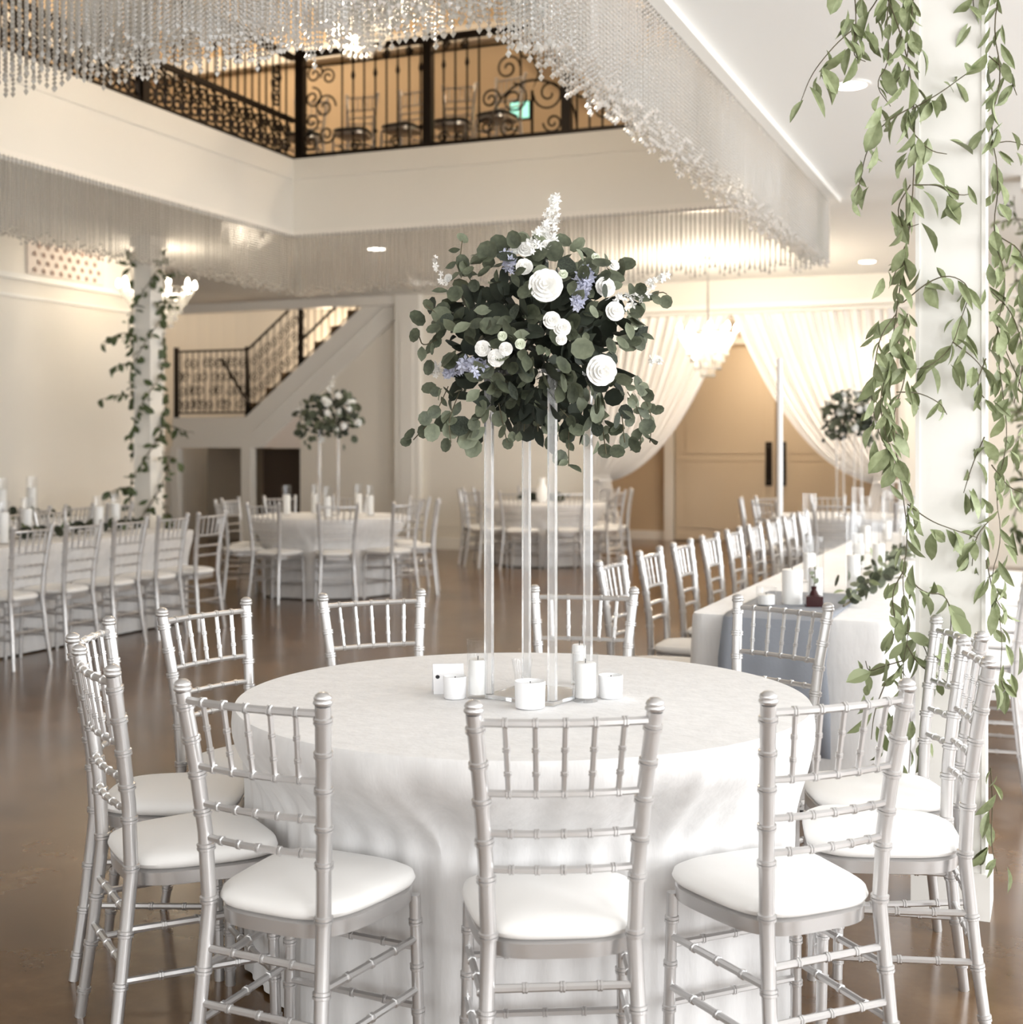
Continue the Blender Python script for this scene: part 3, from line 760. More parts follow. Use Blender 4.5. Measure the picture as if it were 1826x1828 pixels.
# chairs upstairs
for (px, D, a) in ((545, 14.6, .25), (632, 14.4, .1), (720, 14.2, -.1), (810, 14.0, .15), (890, 13.7, -.2)):
    x, y = RM((px-CX)*D/F, D); y = max(y, 12.35)
    chair(x, y, PI+a, 'silver chair with black pad on the upper floor behind the balcony railing', 'chairs on the upper floor', Z2+.01, True)

# ------------------------------------------------------------------ pillars
def pillar(x, y, label):
    th = thing('pillar', label, 'pillar', (x, y, 0))
    MB().box((-.10, -.10, 0), (.10, .10, ZC)).build('shaft', 'trim', th)
    bs = MB().box((-.115, -.115, 0), (.115, .115, .14)); bs.build('base_moulding', 'trim', th)
    MB().box((-.13, -.13, ZC-.10), (.13, .13, ZC)).build('capital', 'trim', th)
    for s in (-1, 1): MB().box((s*.096-.006, -.106, .14), (s*.096+.006, -.10, ZC-.10)).build('corner_bead', 'trim', th)
    return th
PNX, PNY = -.295, 4.40
pillar(PNX, PNY, 'white square pillar wrapped in pale green vines beside the front round table')
pillar(-.12, 11.6, 'white square pillar with vines further along the window side')
PLX, PLY = RM(-.27*13.9, 13.9)
pillar(PLX, PLY, 'white square pillar wrapped in shaded vines in front of the staircase')

# ------------------------------------------------------------------ leaves and garlands
def leaf_mesh(name, m, wid, fold=.18, curl=.25, n=5):
    mb = MB(); prof = [0, .55, .95, 1, .72, .0][:n+1] if n == 5 else None
    for i in range(6):
        q = i/5; hw = wid*.5*prof[i]; zc = -curl*q*q*.5
        mb.v += [(-hw, q, zc+hw*fold*2), (0, q, zc), (hw, q, zc+hw*fold*2)]
    for i in range(5):
        a = i*3; mb.f += [(a, a+1, a+4, a+3), (a+1, a+2, a+5, a+4)]
    return mb.mesh(name, m, True)
def disc_mesh(name, m, cup=.15, n=9):
    mb = MB(); mb.v.append((0, .5, -cup*.5))
    for i in range(n):
        a = 2*PI*i/n; mb.v.append((.46*math.sin(a)*(1+.08*math.cos(a)), .5-.5*math.cos(a), 0))
    for i in range(n): mb.f.append((0, 1+i, 1+(i+1) % n))
    return mb.mesh(name, m, True)
LEAVES = [leaf_mesh('leaf', 'leaf', .30, .3, .5), leaf_mesh('leaf', 'leaf', .40, .1, .7), leaf_mesh('leaf', 'leaf', .50, .25, .2), leaf_mesh('leaf', 'leaf', .22, .4, .8), leaf_mesh('leaf', 'leaf', .34, .6, .3)]
LEAVESD = [leaf_mesh('leaf', 'leafshade', .45), leaf_mesh('leaf', 'leafshade', .60, .1, .4)]
EUC = [disc_mesh('leaf', 'euc'), disc_mesh('leaf', 'euc2', .25), disc_mesh('leaf', 'euc', .3), leaf_mesh('leaf', 'euc2', .6, .15, .3), leaf_mesh('leaf', 'euc', .5, .1, .4)]
EUCD = [disc_mesh('leaf', 'eucdark'), leaf_mesh('leaf', 'eucdark', .5), disc_mesh('leaf', 'euc', .3)]
def orient(pos, tip, nrm, size, wscale=1):
    t_ = Vector(tip).normalized(); n_ = Vector(nrm); n_ = n_-t_*n_.dot(t_)
    if n_.length < 1e-4: n_ = Vector((0, 0, 1)).cross(t_)
    n_.normalize(); x_ = t_.cross(n_)
    m = Matrix(((x_.x*size*wscale, t_.x*size, n_.x*size, pos[0]), (x_.y*size*wscale, t_.y*size, n_.y*size, pos[1]), (x_.z*size*wscale, t_.z*size, n_.z*size, pos[2]), (0, 0, 0, 1)))
    return m
def rv(): return Vector((random.gauss(0, 1), random.gauss(0, 1), random.gauss(0, 1))).normalized()
TOCAM = Vector((ST, -CT, 0))                       # horizontal direction back to the camera
RIGHT = Vector((CT, ST, 0))
def walk(pts, step):
    out = []; acc = 0
    for a, b in zip(pts, pts[1:]):
        L_ = (b-a).length; d = acc
        while d < L_:
            out.append((a.lerp(b, d/L_), (b-a)/L_)); d += step
        acc = d-L_
    return out
def smooth(pts, it=2):
    for _ in range(it):
        o = [pts[0]]
        for a, b in zip(pts, pts[1:]): o += [a.lerp(b, .25), a.lerp(b, .75)]
        pts = o+[pts[-1]]
    return pts
def garland(label, base, paths, meshes, step, smin, smax, stem_r, spread=.02, cap=300, dens=None):
    th = thing('vine_garland', label, 'vine', base); B = Vector(base); cnt = 0
    extra = MB()
    for pi_, pts in enumerate(paths):
        pts = smooth([Vector(p) for p in pts]); k = len(pts)
        MB().tube([p-B for p in pts], [stem_r*(1-.5*i/k) for i in range(k)], 5).build('vine_stem', 'stem', th)
        for p, d in walk(pts, step*random.uniform(.9, 1.1)):
            tip = d*.35+Vector((0, 0, -.75))+rv()*.75
            pos = p+rv()*spread*random.random()
            nr = TOCAM*random.uniform(.2, 1)+rv()*.7+Vector((0, 0, .4))
            s_ = random.uniform(smin, smax)
            m_ = random.choice(meshes); mt = orient(pos-B, tip, nr, s_)
            if cnt < cap: link('leaf', m_, th, mtx=mt)
            else: extra.add([v.co for v in m_.vertices], [tuple(q.vertices) for q in m_.polygons], mt)
            cnt += 1
    if extra.v:
        o = extra.build('small_foliage', meshes[0].materials[0], th, True); o['kind'] = 'stuff'
    return th
DN = 4.02
def px(path, D=DN, jit=.03): return [at_d(x, y, D+random.uniform(-jit, jit)) for x, y in path]
LG = [[(1560, -60), (1610, 60), (1632, 170), (1632, 300), (1625, 400), (1612, 470), (1600, 560), (1585, 660), (1592, 760), (1608, 860), (1622, 960), (1608, 1040), (1625, 1120), (1608, 1200), (1628, 1290), (1622, 1380)],
      [(1520, -60), (1530, 40), (1520, 100), (1545, 110)],
      [(1590, -40), (1540, 40), (1500, 70), (1465, 110), (1445, 140), (1430, 180)],
      [(1600, -60), (1580, 30), (1590, 110), (1560, 150), (1590, 190)],
      [(1632, -30), (1625, 60), (1615, 130), (1585, 160)],
      [(1630, 190), (1575, 220), (1545, 270), (1535, 330), (1525, 350)],
      [(1628, 195), (1680, 165), (1720, 135), (1755, 112)],
      [(1632, 240), (1660, 270), (1690, 275)],
      [(1630, 330), (1680, 330), (1710, 350), (1740, 345)],
      [(1625, 330), (1600, 370), (1610, 410), (1640, 400)],
      [(1615, 440), (1600, 480), (1590, 510)],
      [(1612, 540), (1660, 500), (1700, 490), (1735, 515), (1715, 570), (1700, 620), (1660, 655), (1630, 660)],
      [(1700, 610), (1740, 640), (1755, 660)],
      [(1600, 560), (1570, 600), (1560, 660), (1555, 720), (1570, 780), (1590, 800)],
      [(1620, 560), (1600, 620), (1570, 700), (1575, 760), (1600, 830)],
      [(1625, 600), (1615, 680), (1600, 720), (1590, 770)],
      [(1600, 700), (1640, 700), (1680, 720), (1690, 740)],
      [(1620, 900), (1660, 930), (1700, 945), (1745, 960)],
      [(1620, 1030), (1650, 1060), (1690, 1060), (1700, 1110), (1690, 1150), (1705, 1165)],
      [(1612, 1020), (1590, 1060), (1600, 1120), (1590, 1150)],
      [(1610, 1180), (1575, 1190), (1550, 1200), (1545, 1180)],
      [(1618, 1150), (1640, 1190), (1690, 1215), (1705, 1240)],
      [(1580, 1220), (1560, 1270), (1555, 1320)],
      [(1622, 1130), (1650, 1150), (1660, 1190)]]
garland('pale green vine garland hanging down the table-side corner of the near white pillar', (PNX-.1, PNY-.12, 0), [px(q) for q in LG], LEAVES, .0265, .045, .105, .0022, .05, 300)
RG = [[(1800, -60), (1770, 40), (1790, 140), (1765, 220), (1785, 320), (1770, 420), (1800, 500), (1775, 600), (1790, 700), (1800, 790), (1775, 880), (1790, 960), (1765, 1040), (1790, 1120), (1785, 1210)],
      [(1740, -40), (1735, 10), (1750, 50)],
      [(1765, 100), (1800, 130), (1815, 170)],
      [(1765, 260), (1800, 250), (1830, 260)],
      [(1780, 420), (1830, 450), (1840, 540)],
      [(1770, 520), (1810, 560), (1830, 640), (1810, 720)],
      [(1760, 640), (1740, 690), (1765, 720)],
      [(1770, 560), (1800, 640), (1830, 700), (1826, 780)],
      [(1757, 780), (1735, 830), (1720, 880)],
      [(1770, 830), (1800, 870), (1826, 880)],
      [(1765, 930), (1740, 960), (1735, 1010)],
      [(1760, 1000), (1775, 1070), (1800, 1100)],
      [(1785, 1200), (1790, 1230), (1800, 1230)],
      [(1768, 1370), (1772, 1440), (1768, 1500), (1780, 1560)]]
garland('pale green vine garland hanging down the window-side corner of the near white pillar', (PNX+.11, PNY-.12, 0), [px(q, 4.04) for q in RG], LEAVES, .0265, .045, .095, .0022, .05, 300)
# winding garlands on the two further pillars
def wound(label, x, y, z0, z1, turns, meshes, seed, n, cap, sm):
    random.seed(seed); paths = []
    for ph in (0, 2.2, 4.2):
        pts = []
        for i in range(26):
            q = i/25; a = ph+turns*2*PI*q
            r = .135+.05*random.random()
            pts.append((x+r*math.cos(a)*1.15, y+r*math.sin(a)*1.15, z0+(z1-z0)*q))
        paths.append(pts)
    for k in range(9):
        z = z0+(z1-z0)*(k+.6)/9.3; s_ = random.choice((-1, -1, 1))
        p = Vector((x, y, z))+RIGHT*s_*.13+TOCAM*.10
        paths.append([p, p+RIGHT*s_*.12+Vector((0, 0, .02)), p+RIGHT*s_*random.uniform(.18, .32)+Vector((0, 0, random.uniform(-.12, .03)))])
    return garland(label, (x, y, 0), paths, meshes, n, sm*.7, sm*1.25, .007, .05, cap)
wound('shaded green vine garland wound around the white pillar in front of the staircase', PLX, PLY, .5, 3.45, 1.7, LEAVESD, 21, .038, 300, .105)
wound('green vine garland wound around the further window-side pillar', -.12, 11.6, .6, 3.45, 1.9, [LEAVES[1], LEAVESD[0], LEAVES[2]], 22, .050, 220, .10)
random.seed(99)

# ------------------------------------------------------------------ flowers
def rose_mesh(name, m, layers=4, open_=1.0):
    mb = MB()
    for L_ in range(layers):
        q = L_/(layers-1); n = 3+L_*2; rr = .12+.36*q; tilt = .15+.75*q*open_; h = .62-.20*q
        for k in range(n):
            a0 = 2*PI*(k+.5*(L_ % 2))/n; wd = 2*PI/n*random.uniform(.85, 1.25); hh = random.uniform(.85, 1.12); base = len(mb.v)
            for i in range(4):
                v_ = i/3
                for j in range(5):
                    u_ = j/4-.5
                    r = rr*(.35+.65*v_)+tilt*.28*v_*v_-.05*abs(u_)*v_
                    a = a0+u_*wd*2*(.55+.45*math.sin(PI*min(1, v_*.9+.1)))
                    z = hh*h*v_*(1-.25*(2*abs(u_))**2*v_)-.20*q-tilt*.10*v_**3
                    mb.v.append((r*math.cos(a), r*math.sin(a), z))
            for i in range(3):
                for j in range(4):
                    s_ = base+i*5+j; mb.f.append((s_, s_+1, s_+6, s_+5))
    mb.lathe([(.02, -.35), (.20, -.22), (.30, -.02), (.18, .22), (.05, .30)], 10)
    return mb.mesh(name, m, True)
ROSE = [rose_mesh('white_flower', 'petal'), rose_mesh('white_flower', 'petal', 5, 1.3), rose_mesh('white_flower', 'petalg', 3, .5)]
def floret_mesh(name, m):
    mb = MB()
    for k in range(5):
        a = 2*PI*k/5; c, s_ = math.cos(a), math.sin(a); n = len(mb.v)
        mb.v += [(0, 0, 0), (.5*c-.25*s_, .5*s_+.25*c, .12), (c*.95, s_*.95, .2), (.5*c+.25*s_, .5*s_-.25*c, .12)]
        mb.f.append((n, n+3, n+2, n+1))
    return mb.mesh(name, m)
FLW, FLB = floret_mesh('floret', 'petal'), floret_mesh('floret', 'blue')
def spray(th, name, B, pts, m, n, width, size, label=None):
    mb = MB(); pts = [Vector(p)-B for p in pts]
    mb2 = [(v.co.copy()) for v in m.vertices]; fs = [tuple(q.vertices) for q in m.polygons]
    W_ = walk(pts, max(1e-4, sum((b-a).length for a, b in zip(pts, pts[1:]))/n))
    for i, (p, d) in enumerate(W_):
        wq = width*(1-.75*i/len(W_))
        q = p+rv()*wq*random.uniform(.4, 1)
        mb.add(mb2, fs, orient(q, rv(), TOCAM+rv()*.8, size*random.uniform(.7, 1.2)))
    o = mb.build(name, m.materials[0], th)
    if label: o['label'] = label
    return o
def bouquet(label, ctr, rad, nleaf, roses, rough=False, sprays=True, seed=5, leafsize=(.036, .062)):
    random.seed(seed)
    th = thing('flower_arrangement', label, 'flowers', ctr); B = Vector(ctr)
    # dense inner foliage
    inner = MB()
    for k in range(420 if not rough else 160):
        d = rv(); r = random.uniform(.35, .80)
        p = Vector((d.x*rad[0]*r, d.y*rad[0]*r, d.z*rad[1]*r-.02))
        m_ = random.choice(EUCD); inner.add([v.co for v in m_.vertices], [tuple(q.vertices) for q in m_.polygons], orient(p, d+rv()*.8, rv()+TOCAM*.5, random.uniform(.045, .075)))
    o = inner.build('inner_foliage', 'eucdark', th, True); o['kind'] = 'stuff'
    for k in range(nleaf):
        d = rv()
        if d.dot(TOCAM) < -.35: d = -d if abs(d.z) < .9 else d
        # lower sides hang outward
        side = abs(d.dot(RIGHT))
        low = max(0, -d.z)
        r = random.uniform(.78, 1.06)
        p = Vector((d.x*rad[0]*r, d.y*rad[0]*r, d.z*rad[1]*r*(.55 if d.z < 0 and side < .45 else 1.0)))
        if d.z < 0 and side > .5: p.z -= .09*side*low*1.6
        tip = d*.8+Vector((0, 0, -.35))+rv()*.8
        s_ = random.uniform(*leafsize)
        link('leaf', random.choice(EUC if random.random() < .8 else EUCD), th, mtx=orient(p, tip, d+TOCAM*.6+rv()*.6, s_, random.uniform(.85, 1.05)))
    for (p, r, kind) in roses:
        m_ = ROSE[kind]; q = Vector(p)-B
        ax = (q.normalized()*.6+TOCAM*.8).normalized()
        ex_ = ax.orthogonal().normalized(); ey_ = ax.cross(ex_)
        mt = Matrix(((ex_.x*r*1.35, ey_.x*r*1.35, ax.x*r*1.35, q.x), (ex_.y*r*1.35, ey_.y*r*1.35, ax.y*r*1.35, q.y), (ex_.z*r*1.35, ey_.z*r*1.35, ax.z*r*1.35, q.z), (0, 0, 0, 1)))
        link('white_flower', m_, th, mtx=mt)
    return th, B
BD = 3.62
BC = at_d(962, 606, BD)
def surf(x, y, k=.95):
    dx = (x-962)/F*BD/.30; dz = (y-606)/F*BD/.28
    return at_d(x, y, BD-.28*k*math.sqrt(max(.02, 1-dx*dx-dz*dz)))
RS = [(974, 510, 25, 1), (1080, 513, 17, 0), (936, 477, 14, 0), (1005, 490, 9, 2), (1097, 556, 16, 0), (985, 572, 14, 0), (1003, 585, 14, 0), (1073, 661, 23, 1), (862, 622, 13, 0),
      (886, 639, 14, 0), (903, 623, 11, 0), (897, 600, 9, 2), (929, 614, 10, 2), (939, 446, 14, 0), (1002, 606, 9, 0), (1132, 581, 9, 2), (800, 497, 8, 0), (1063, 460, 9, 2), (1096, 474, 10, 0), (920, 447, 9, 0), (978, 440, 12, 0)]
roses = [(surf(x, y, 1.13), r*BD/F*1.08, k) for x, y, r, k in RS]
bq, B = bouquet('lush eucalyptus and white rose arrangement on the tall clear stand', BC, (.295, .275), 262, roses)
spray(bq, 'white_spire', B, [at_d(975, 450, BD-.08), at_d(982, 400, BD-.06), at_d(992, 352, BD-.04)], FLW, 85, .042, .013, 'white flower spire')
spray(bq, 'white_spire', B, [surf(950, 450), at_d(965, 415, BD-.1)], FLW, 40, .05, .014)
spray(bq, 'white_spire', B, [surf(1095, 545, 1.1), at_d(1135, 530, BD-.12), at_d(1190, 490, BD)], FLW, 50, .034, .012)
spray(bq, 'white_spire', B, [surf(800, 520), at_d(780, 480, BD-.05), at_d(775, 455, BD)], FLW, 14, .015, .010)
spray(bq, 'white_spire', B, [surf(780, 650), at_d(775, 670, BD-.1)], FLW, 20, .025, .011)
spray(bq, 'white_spire', B, [at_d(1165, 640, BD-.05), at_d(1180, 645, BD-.05)], FLW, 14, .02, .010)
spray(bq, 'blue_delphinium', B, [surf(1048, 490, 1.05), surf(1040, 515, 1.05), surf(1030, 548, 1.05)], FLB, 70, .030, .016, 'lavender blue blossom')
spray(bq, 'blue_delphinium', B, [surf(855, 655, 1.05), surf(830, 652, 1.05), surf(795, 668, 1.05)], FLB, 70, .026, .016, 'lavender blue blossom')
spray(bq, 'blue_delphinium', B, [surf(915, 475, 1.05), surf(900, 452, 1.05)], FLB, 36, .026, .014, 'lavender blue blossom')
for path in ([(800, 690), (775, 745), (738, 785)], [(820, 700), (800, 750), (805, 790)], [(1120, 700), (1150, 750), (1140, 800)], [(1140, 690), (1165, 740), (1160, 790)], [(940, 720), (935, 770)], [(985, 740), (990, 810)], [(1015, 770), (1015, 832)], [(1075, 760), (1082, 810)], [(890, 720), (905, 790)], [(840, 500), (820, 470), (825, 430)], [(1120, 540), (1180, 520), (1190, 525)], [(790, 600), (755, 620), (748, 600)], [(780, 560), (760, 545)], [(1000, 730), (1040, 770)], [(960, 720), (960, 770)], [(1110, 740), (1115, 790)]):
    pts = [at_d(x, y, BD-.10+random.uniform(-.05, .05))-B for x, y in path]
    MB().tube(smooth(pts), .0016, 4).build('trailing_stem', 'stem', bq)
    for p, d in walk(pts, .026):
        link('leaf', random.choice(EUC), bq, mtx=orient(p+rv()*.012, d*.5+rv()*.7+Vector((0, 0, -.3)), TOCAM+rv()*.7, random.uniform(.030, .052)))

# clear stands -------------------------------------------------------
def stand(c, label, topz, r=.137, a0=13.5, th_=.010):
    th = thing('flower_stand', label, 'stand', (c[0], c[1], TZ))
    for k in range(4):
        a = math.radians(a0+90*k)
        v = RIGHT*(r*math.cos(a))-TOCAM*(r*math.sin(a))
        MB().box((-th_, -th_, .012), (th_, th_, topz-TZ)).build('post', 'acrylic', th, False, (v.x, v.y, 0))
    sq = [RIGHT*(r*1.08*math.cos(math.radians(a0+90*k)))-TOCAM*(r*1.08*math.sin(math.radians(a0+90*k))) for k in range(4)]
    for nm, z0, z1 in (('base_plate', .001, .012), ('top_plate', topz-TZ, topz-TZ+.010)):
        mb = MB(); mb.v = [(p.x, p.y, z0) for p in sq]+[(p.x, p.y, z1) for p in sq]
        mb.f = [(3, 2, 1, 0), (4, 5, 6, 7), (0, 1, 5, 4), (1, 2, 6, 5), (2, 3, 7, 6), (3, 0, 4, 7)]
        mb.build(nm, 'acrylic', th)
    return th
sc_ = RM((962-CX)*3.60/F, 3.60)
stand(sc_, 'tall clear acrylic four-post stand on the front round table under the flowers', 1.62)

# small bouquets behind
def far_bouquet(c, label, slabel, seed):
    stand(c, slabel, 1.60, .13, 20+seed)
    ctr = Vector((c[0], c[1], 1.74)); random.seed(seed); rs = []
    for k in range(14):
        d = rv(); d = (d+TOCAM*.7+Vector((0, 0, .35))).normalized()
        rs.append((ctr+Vector((d.x*.30, d.y*.30, d.z*.25)), random.uniform(.026, .042), random.choice((0, 0, 1))))
    th, B = bouquet(label, ctr, (.30, .25), 110, rs, True, False, seed, (.06, .10))
    spray(th, 'white_spire', B, [ctr+Vector((0, 0, .22)), ctr+Vector((.05, 0, .38))], FLW, 22, .05, .02)
far_bouquet(RTM, 'dark eucalyptus and white rose arrangement on the round table in front of the staircase', 'tall clear acrylic stand on the round table in front of the staircase', 31)
far_bouquet(RTR, 'dark eucalyptus and white rose arrangement against the right drape', 'tall clear acrylic stand on the round table nearest the right drape', 32)

# ------------------------------------------------------------------ things on the front table
def votive(c, label, r=.031, h=.060, group=None):
    th = thing('votive_candle', label, 'candle', (c[0], c[1], TZ), 0, group)
    MB().lathe([(r*.86, .001), (r*.95, .004), (r, h), (r*.93, h), (r*.88, h*.6), (.002, h*.58)], 24).build('holder', 'frost', th, True)
    wx = MB().lathe([(.002, h*.58), (r*.87, h*.58), (r*.87, h*.84), (.002, h*.85)], 20).build('wax', 'wax', th)
    MB().tube([(0, 0, h*.84), (.001, 0, h*.98)], .0012, 5).build('wick', 'ink', wx)
    return th
def cylinder_vase(c, label, r=.029, h=.150, wax=.085, group=None, z=TZ, name='candle_cylinder'):
    th = thing(name, label, 'candle holder', (c[0], c[1], z), 0, group)
    MB().lathe([(.002, .001), (r*.97, .001), (r, .003), (r, h), (r+.0012, h+.001), (r-.0025, h)], 24, cap=False).build('glass_cylinder', 'glass', th, True)
    wx = MB().lathe([(.002, .012), (r*.84, .012), (r*.84, wax), (r*.74, wax+.003), (.002, wax+.001)], 18).build('candle', 'wax', th, True)
    MB().tube([(0, 0, wax), (0, .001, wax+.012)], .0012, 5).build('wick', 'ink', wx)
    return th
def tp(x, y): p = at_z(x, y, TZ); return (p.x, p.y)
votive(tp(812, 1247), 'short white votive candle beside the tent card on the front table')
votive(tp(946, 1264), 'wide white votive candle between the clear stand posts', .040, .070)
votive(tp(1090, 1246), 'short white votive candle beside the pair of clear cylinders', .033, .062)
cylinder_vase(tp(853, 1246), 'clear glass cylinder with white candle next to the tent card', .029, .155, .10)
cylinder_vase(tp(1045, 1252), 'clear ribbed glass cylinder with white candle behind the votive', .033, .125, .10)
cylinder_vase(tp(1034, 1222), 'taller clear glass cylinder standing behind the ribbed one', .024, .135, .11)
g = thing('glass_vase', 'small flared clear glass vase between the stand posts', 'vase', (*tp(932, 1230), TZ))
MB().lathe([(.002, .001), (.018, .001), (.019, .004), (.022, .04), (.029, .082), (.027, .082)], 20, cap=False).build('bowl', 'glass', g, True)
cd = thing('tent_card', 'white folded tent card with a small black mark', 'card', (*tp(800, 1236), TZ), TH+.15)
c1 = MB(); c1.v = [(-.042, -.028, .001), (.042, -.028, .001), (.042, 0, .078), (-.042, 0, .078), (-.042, -.0268, .001), (.042, -.0268, .001), (.042, .0012, .078), (-.042, .0012, .078)]
c1.f = [(0, 1, 2, 3), (7, 6, 5, 4), (0, 4, 5, 1), (1, 5, 6, 2), (2, 6, 7, 3), (3, 7, 4, 0)]; c1.build('front_leaf', 'card', cd)
c2 = MB(); c2.v = [(x, -y + .0012, z) for x, y, z in c1.v]; c2.f = [tuple(reversed(q)) for q in c1.f]; c2.build('back_leaf', 'card', cd)
mk = MB(); zz = .045; yy = -.028*(1-zz/.078)
mk.v = [(-.030+.006*math.cos(a), -.028*(1-(zz+.005*math.sin(a))/.078)-.0006, zz+.005*math.sin(a)) for a in [2*PI*i/9 for i in range(9)]]
mk.f = [tuple(range(9))]; mk.build('black_mark', 'ink', cd)

# ------------------------------------------------------------------ things on the right long table
def rt(x, y): return (x, y)
cylinder_vase((-1.12, 5.62), 'clear glass cylinder with low candle at the near end of the long table', .042, .085, .05)
th = thing('pillar_candle', 'thick ivory pillar candle at the near end of the long table', 'candle', (-1.03, 5.72, TZ))
MB().lathe([(.002, .001), (.042, .001), (.043, .150), (.036, .154), (.002, .148)], 20).build('wax', 'wax', th, True)
MB().tube([(0, 0, .148), (0, 0, .162)], .0015, 5).build('wick', 'ink', th)
th = thing('bud_vase', 'small dark red bud vase with a sprig on the long table', 'vase', (-.93, 5.66, TZ), .3)
MB().box((-.035, -.03, .001), (.035, .03, .05)).build('base', 'redbox', th); MB().lathe([(.028, .05), (.020, .056), (.010, .075), (.012, .09)], 12).build('neck', 'redbox', th)
MB().tube([(0, 0, .08), (.005, 0, .13), (.002, 0, .17)], .002, 5).build('sprig', 'stem', th)
for k in range(5): link('leaf', EUC[3], th, mtx=orient((.003, 0, .10+.015*k), rv()+Vector((0, 0, .5)), TOCAM, .03))
for k in range(12):
    cylinder_vase((-.97+.16*math.sin(k*2.4), 5.95+.40*k), 'tall clear candle cylinder, %s from the slate-runner end of the long table' % ORD[k], .036, .28+.08*(k % 3), .14+.03*(k % 2), 'tall clear cylinders on the long table')
def greens(label, pts, n, sm, seed, meshes, z=TZ):
    random.seed(seed); th = thing('greenery_runner', label, 'greenery', (pts[0][0], pts[0][1], z)); B = Vector((pts[0][0], pts[0][1], z))
    P_ = [Vector((x, y, z+.02)) for x, y in pts]
    MB().tube([p-B for p in smooth(P_)], .005, 5).build('stem', 'stem', th)
    T = sum((b-a).length for a, b in zip(P_, P_[1:]))
    for p, d in walk(P_, T/n):
        q = p+Vector((random.gauss(0, .05), random.gauss(0, .04), random.uniform(0, .05)))
        tip = rv(); tip.z = abs(tip.z)*.8
        link('leaf', random.choice(meshes), th, mtx=orient(q-B, tip, rv()+TOCAM, random.uniform(sm*.7, sm*1.2)))
greens('loose eucalyptus greenery runner along the long table beside the vine-wrapped pillar', [(-.80, 5.60), (-.78, 6.4), (-.84, 7.4), (-.80, 8.6), (-.9, 10.6)], 170, .06, 41, EUC+[LEAVES[1]])
greens('dark greenery runner down the middle of the long table near the staircase', [(-6.85, 5.6), (-6.9, 7.0), (-6.85, 8.9)], 120, .09, 42, EUCD+[LEAVESD[0]])
greens('dark greenery clump in the middle of the far round table', [(RTF[0]-.25, RTF[1]), (RTF[0]+.25, RTF[1]-.05)], 50, .09, 43, EUCD)
greens('dark greenery runner on the long table against the patterned-panel wall', [(-8.7, 7.2), (-8.72, 9.0), (-8.68, 10.3)], 90, .09, 44, EUCD+[LEAVESD[0]])
for k in range(7):
    cylinder_vase((-6.98+.24*(k % 2), 5.8+.5*k), 'tall clear cylinder with white candle on the long table near the staircase', .045, .30, .22, 'candle cylinders on the left long table')
for k in range(5):
    cylinder_vase((-8.8+.2*(k % 2), 7.5+.6*k), 'tall clear cylinder with white candle on the wall-side long table', .050, .40, .30, 'candle cylinders on the wall-side table')
for k, (dx, dy) in enumerate(((-.42, -.1), (-.30, .25), (.18, -.35), (.40, .1), (.1, .42))):
    cylinder_vase((RTM[0]+dx, RTM[1]+dy), 'clear cylinder with white candle on the round table in front of the staircase', .045, .30, .20, 'candle cylinders on the staircase round table')
th = thing('white_vase', 'white vase in the greenery on the far round table', 'vase', (RTF[0]+.02, RTF[1]-.16, TZ))
MB().lathe([(.05, .001), (.075, .06), (.07, .16), (.035, .24), (.045, .30), (.002, .30)], 16).build('body', 'pole', th, True)

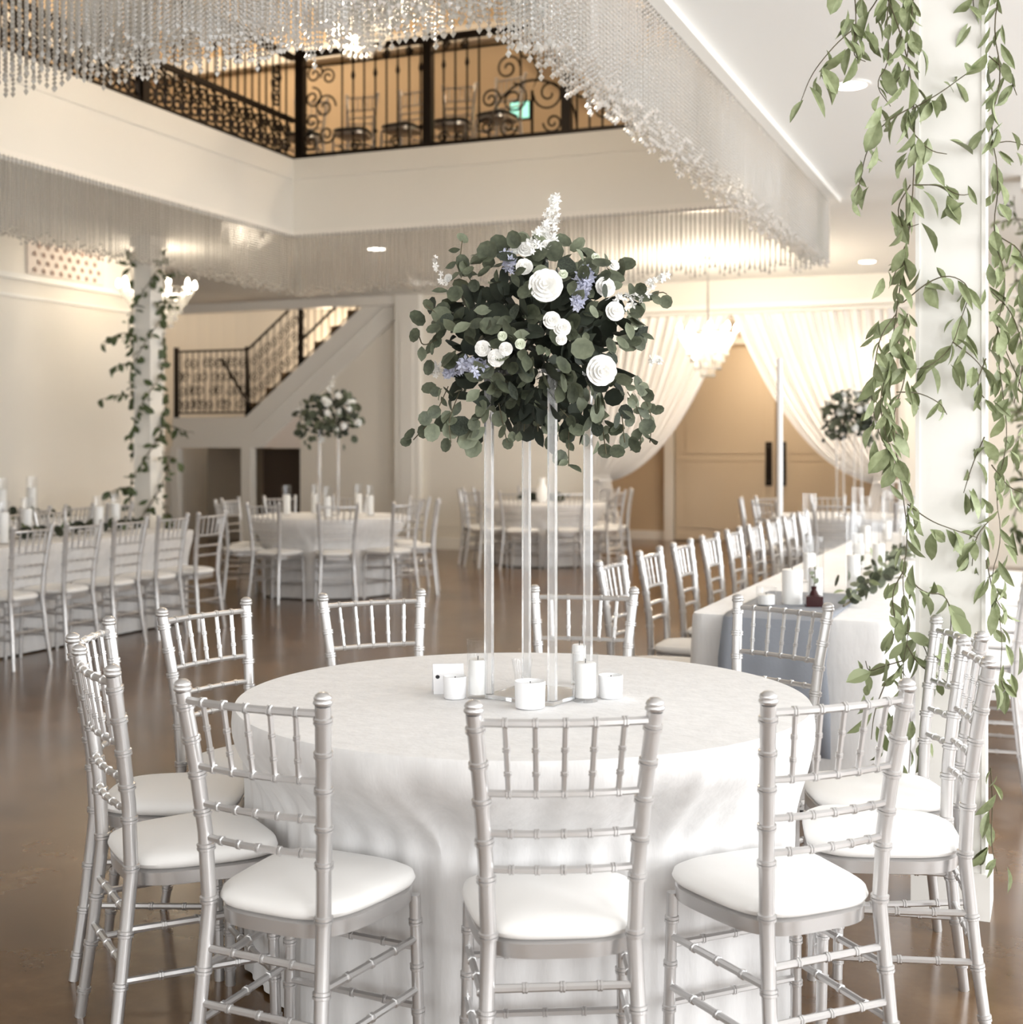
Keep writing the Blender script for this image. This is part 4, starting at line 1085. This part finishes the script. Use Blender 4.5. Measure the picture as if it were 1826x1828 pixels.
# ------------------------------------------------------------------ drapes
def drape(x_out, x_in, z_top, z_tie, sgn, label):
    # sgn +1: gathered towards +x side, -1 towards -x side ; x_out = outer jamb
    th = thing('drape', label, 'curtain', (x_out, YF-.10, 0))
    mb = MB(); NS, NT = 120, 30
    for j in range(NT+1):
        t_ = j/NT
        for i in range(NS+1):
            s_ = i/NS
            xt = x_out+(x_in-x_out)*s_; xe = x_out-sgn*(.02+.24*s_); ze = z_tie+.10*(1-s_)
            cx_ = xt*.55+xe*.45; cz = z_tie+.20+(z_top-z_tie)*.16*(1-s_)
            a, b, c = (1-t_)**2, 2*t_*(1-t_), t_*t_
            x = a*xt+b*cx_+c*xe; z = a*z_top+b*cz+c*ze
            y = .045*math.sin(s_*2*PI*15+.6*math.sin(t_*3))*(1-.45*t_)+.02*math.sin(s_*2*PI*37)-.03
            mb.v.append((x-x_out, y, z))
    for j in range(NT):
        for i in range(NS):
            a = j*(NS+1)+i; mb.f.append((a, a+1, a+NS+2, a+NS+1))
    mb.build('swept_panel', 'drape', th, True)
    tl = MB()
    NT2 = 12
    for j in range(NT2+1):
        t_ = j/NT2; z = z_tie+.10-(z_tie+.08)*t_
        for i in range(41):
            s_ = i/40; wq = .24+.16*min(1, t_*1.6)
            tl.v.append((-sgn*(.02+wq*s_), .035*math.sin(s_*2*PI*7)-.05, z))
    for j in range(NT2):
        for i in range(40):
            a = j*41+i; tl.f.append((a, a+1, a+42, a+41))
    tl.build('tail', 'drape', th, True)
    MB().tube([(-sgn*-.02, -.02, z_tie+.04), (-sgn*.14, -.11, z_tie+.02), (-sgn*.30, -.02, z_tie+.02)], .018, 6).build('tieback', 'drape', th)
DM = -3.85
drape(DX0, DM-.01, DZ+.02, .98, -1, 'ivory drape swept aside on the staircase side of the doorway')
drape(DX1, DM+.01, DZ+.02, .98, 1, 'ivory drape swept aside on the window side of the doorway')
ro = MB().tube([(DX0-.15, YF-.13, DZ+.05), (DX1+.15, YF-.13, DZ+.05)], .022, 8).build('curtain_rod', 'trim')
tag(ro, 'slim white rod carrying the ivory drapes over the doorway', 'rod')
p = at_d(1392, 900, 11.6)
th = thing('white_pole', 'slim glossy white upright pole standing in front of the draped doorway', 'pole', (p.x, p.y, 0))
MB().lathe([(.002, 0), (.15, .001), (.15, .012), (.03, .02), (.002, .02)], 20).build('base', 'pole', th)
MB().tube([(0, 0, .01), (0, 0, 2.19)], .026, 12).build('shaft', 'pole', th, True); MB().lathe([(.026, 2.19), (.02, 2.205), (.002, 2.21)], 12).build('cap', 'pole', th, True)
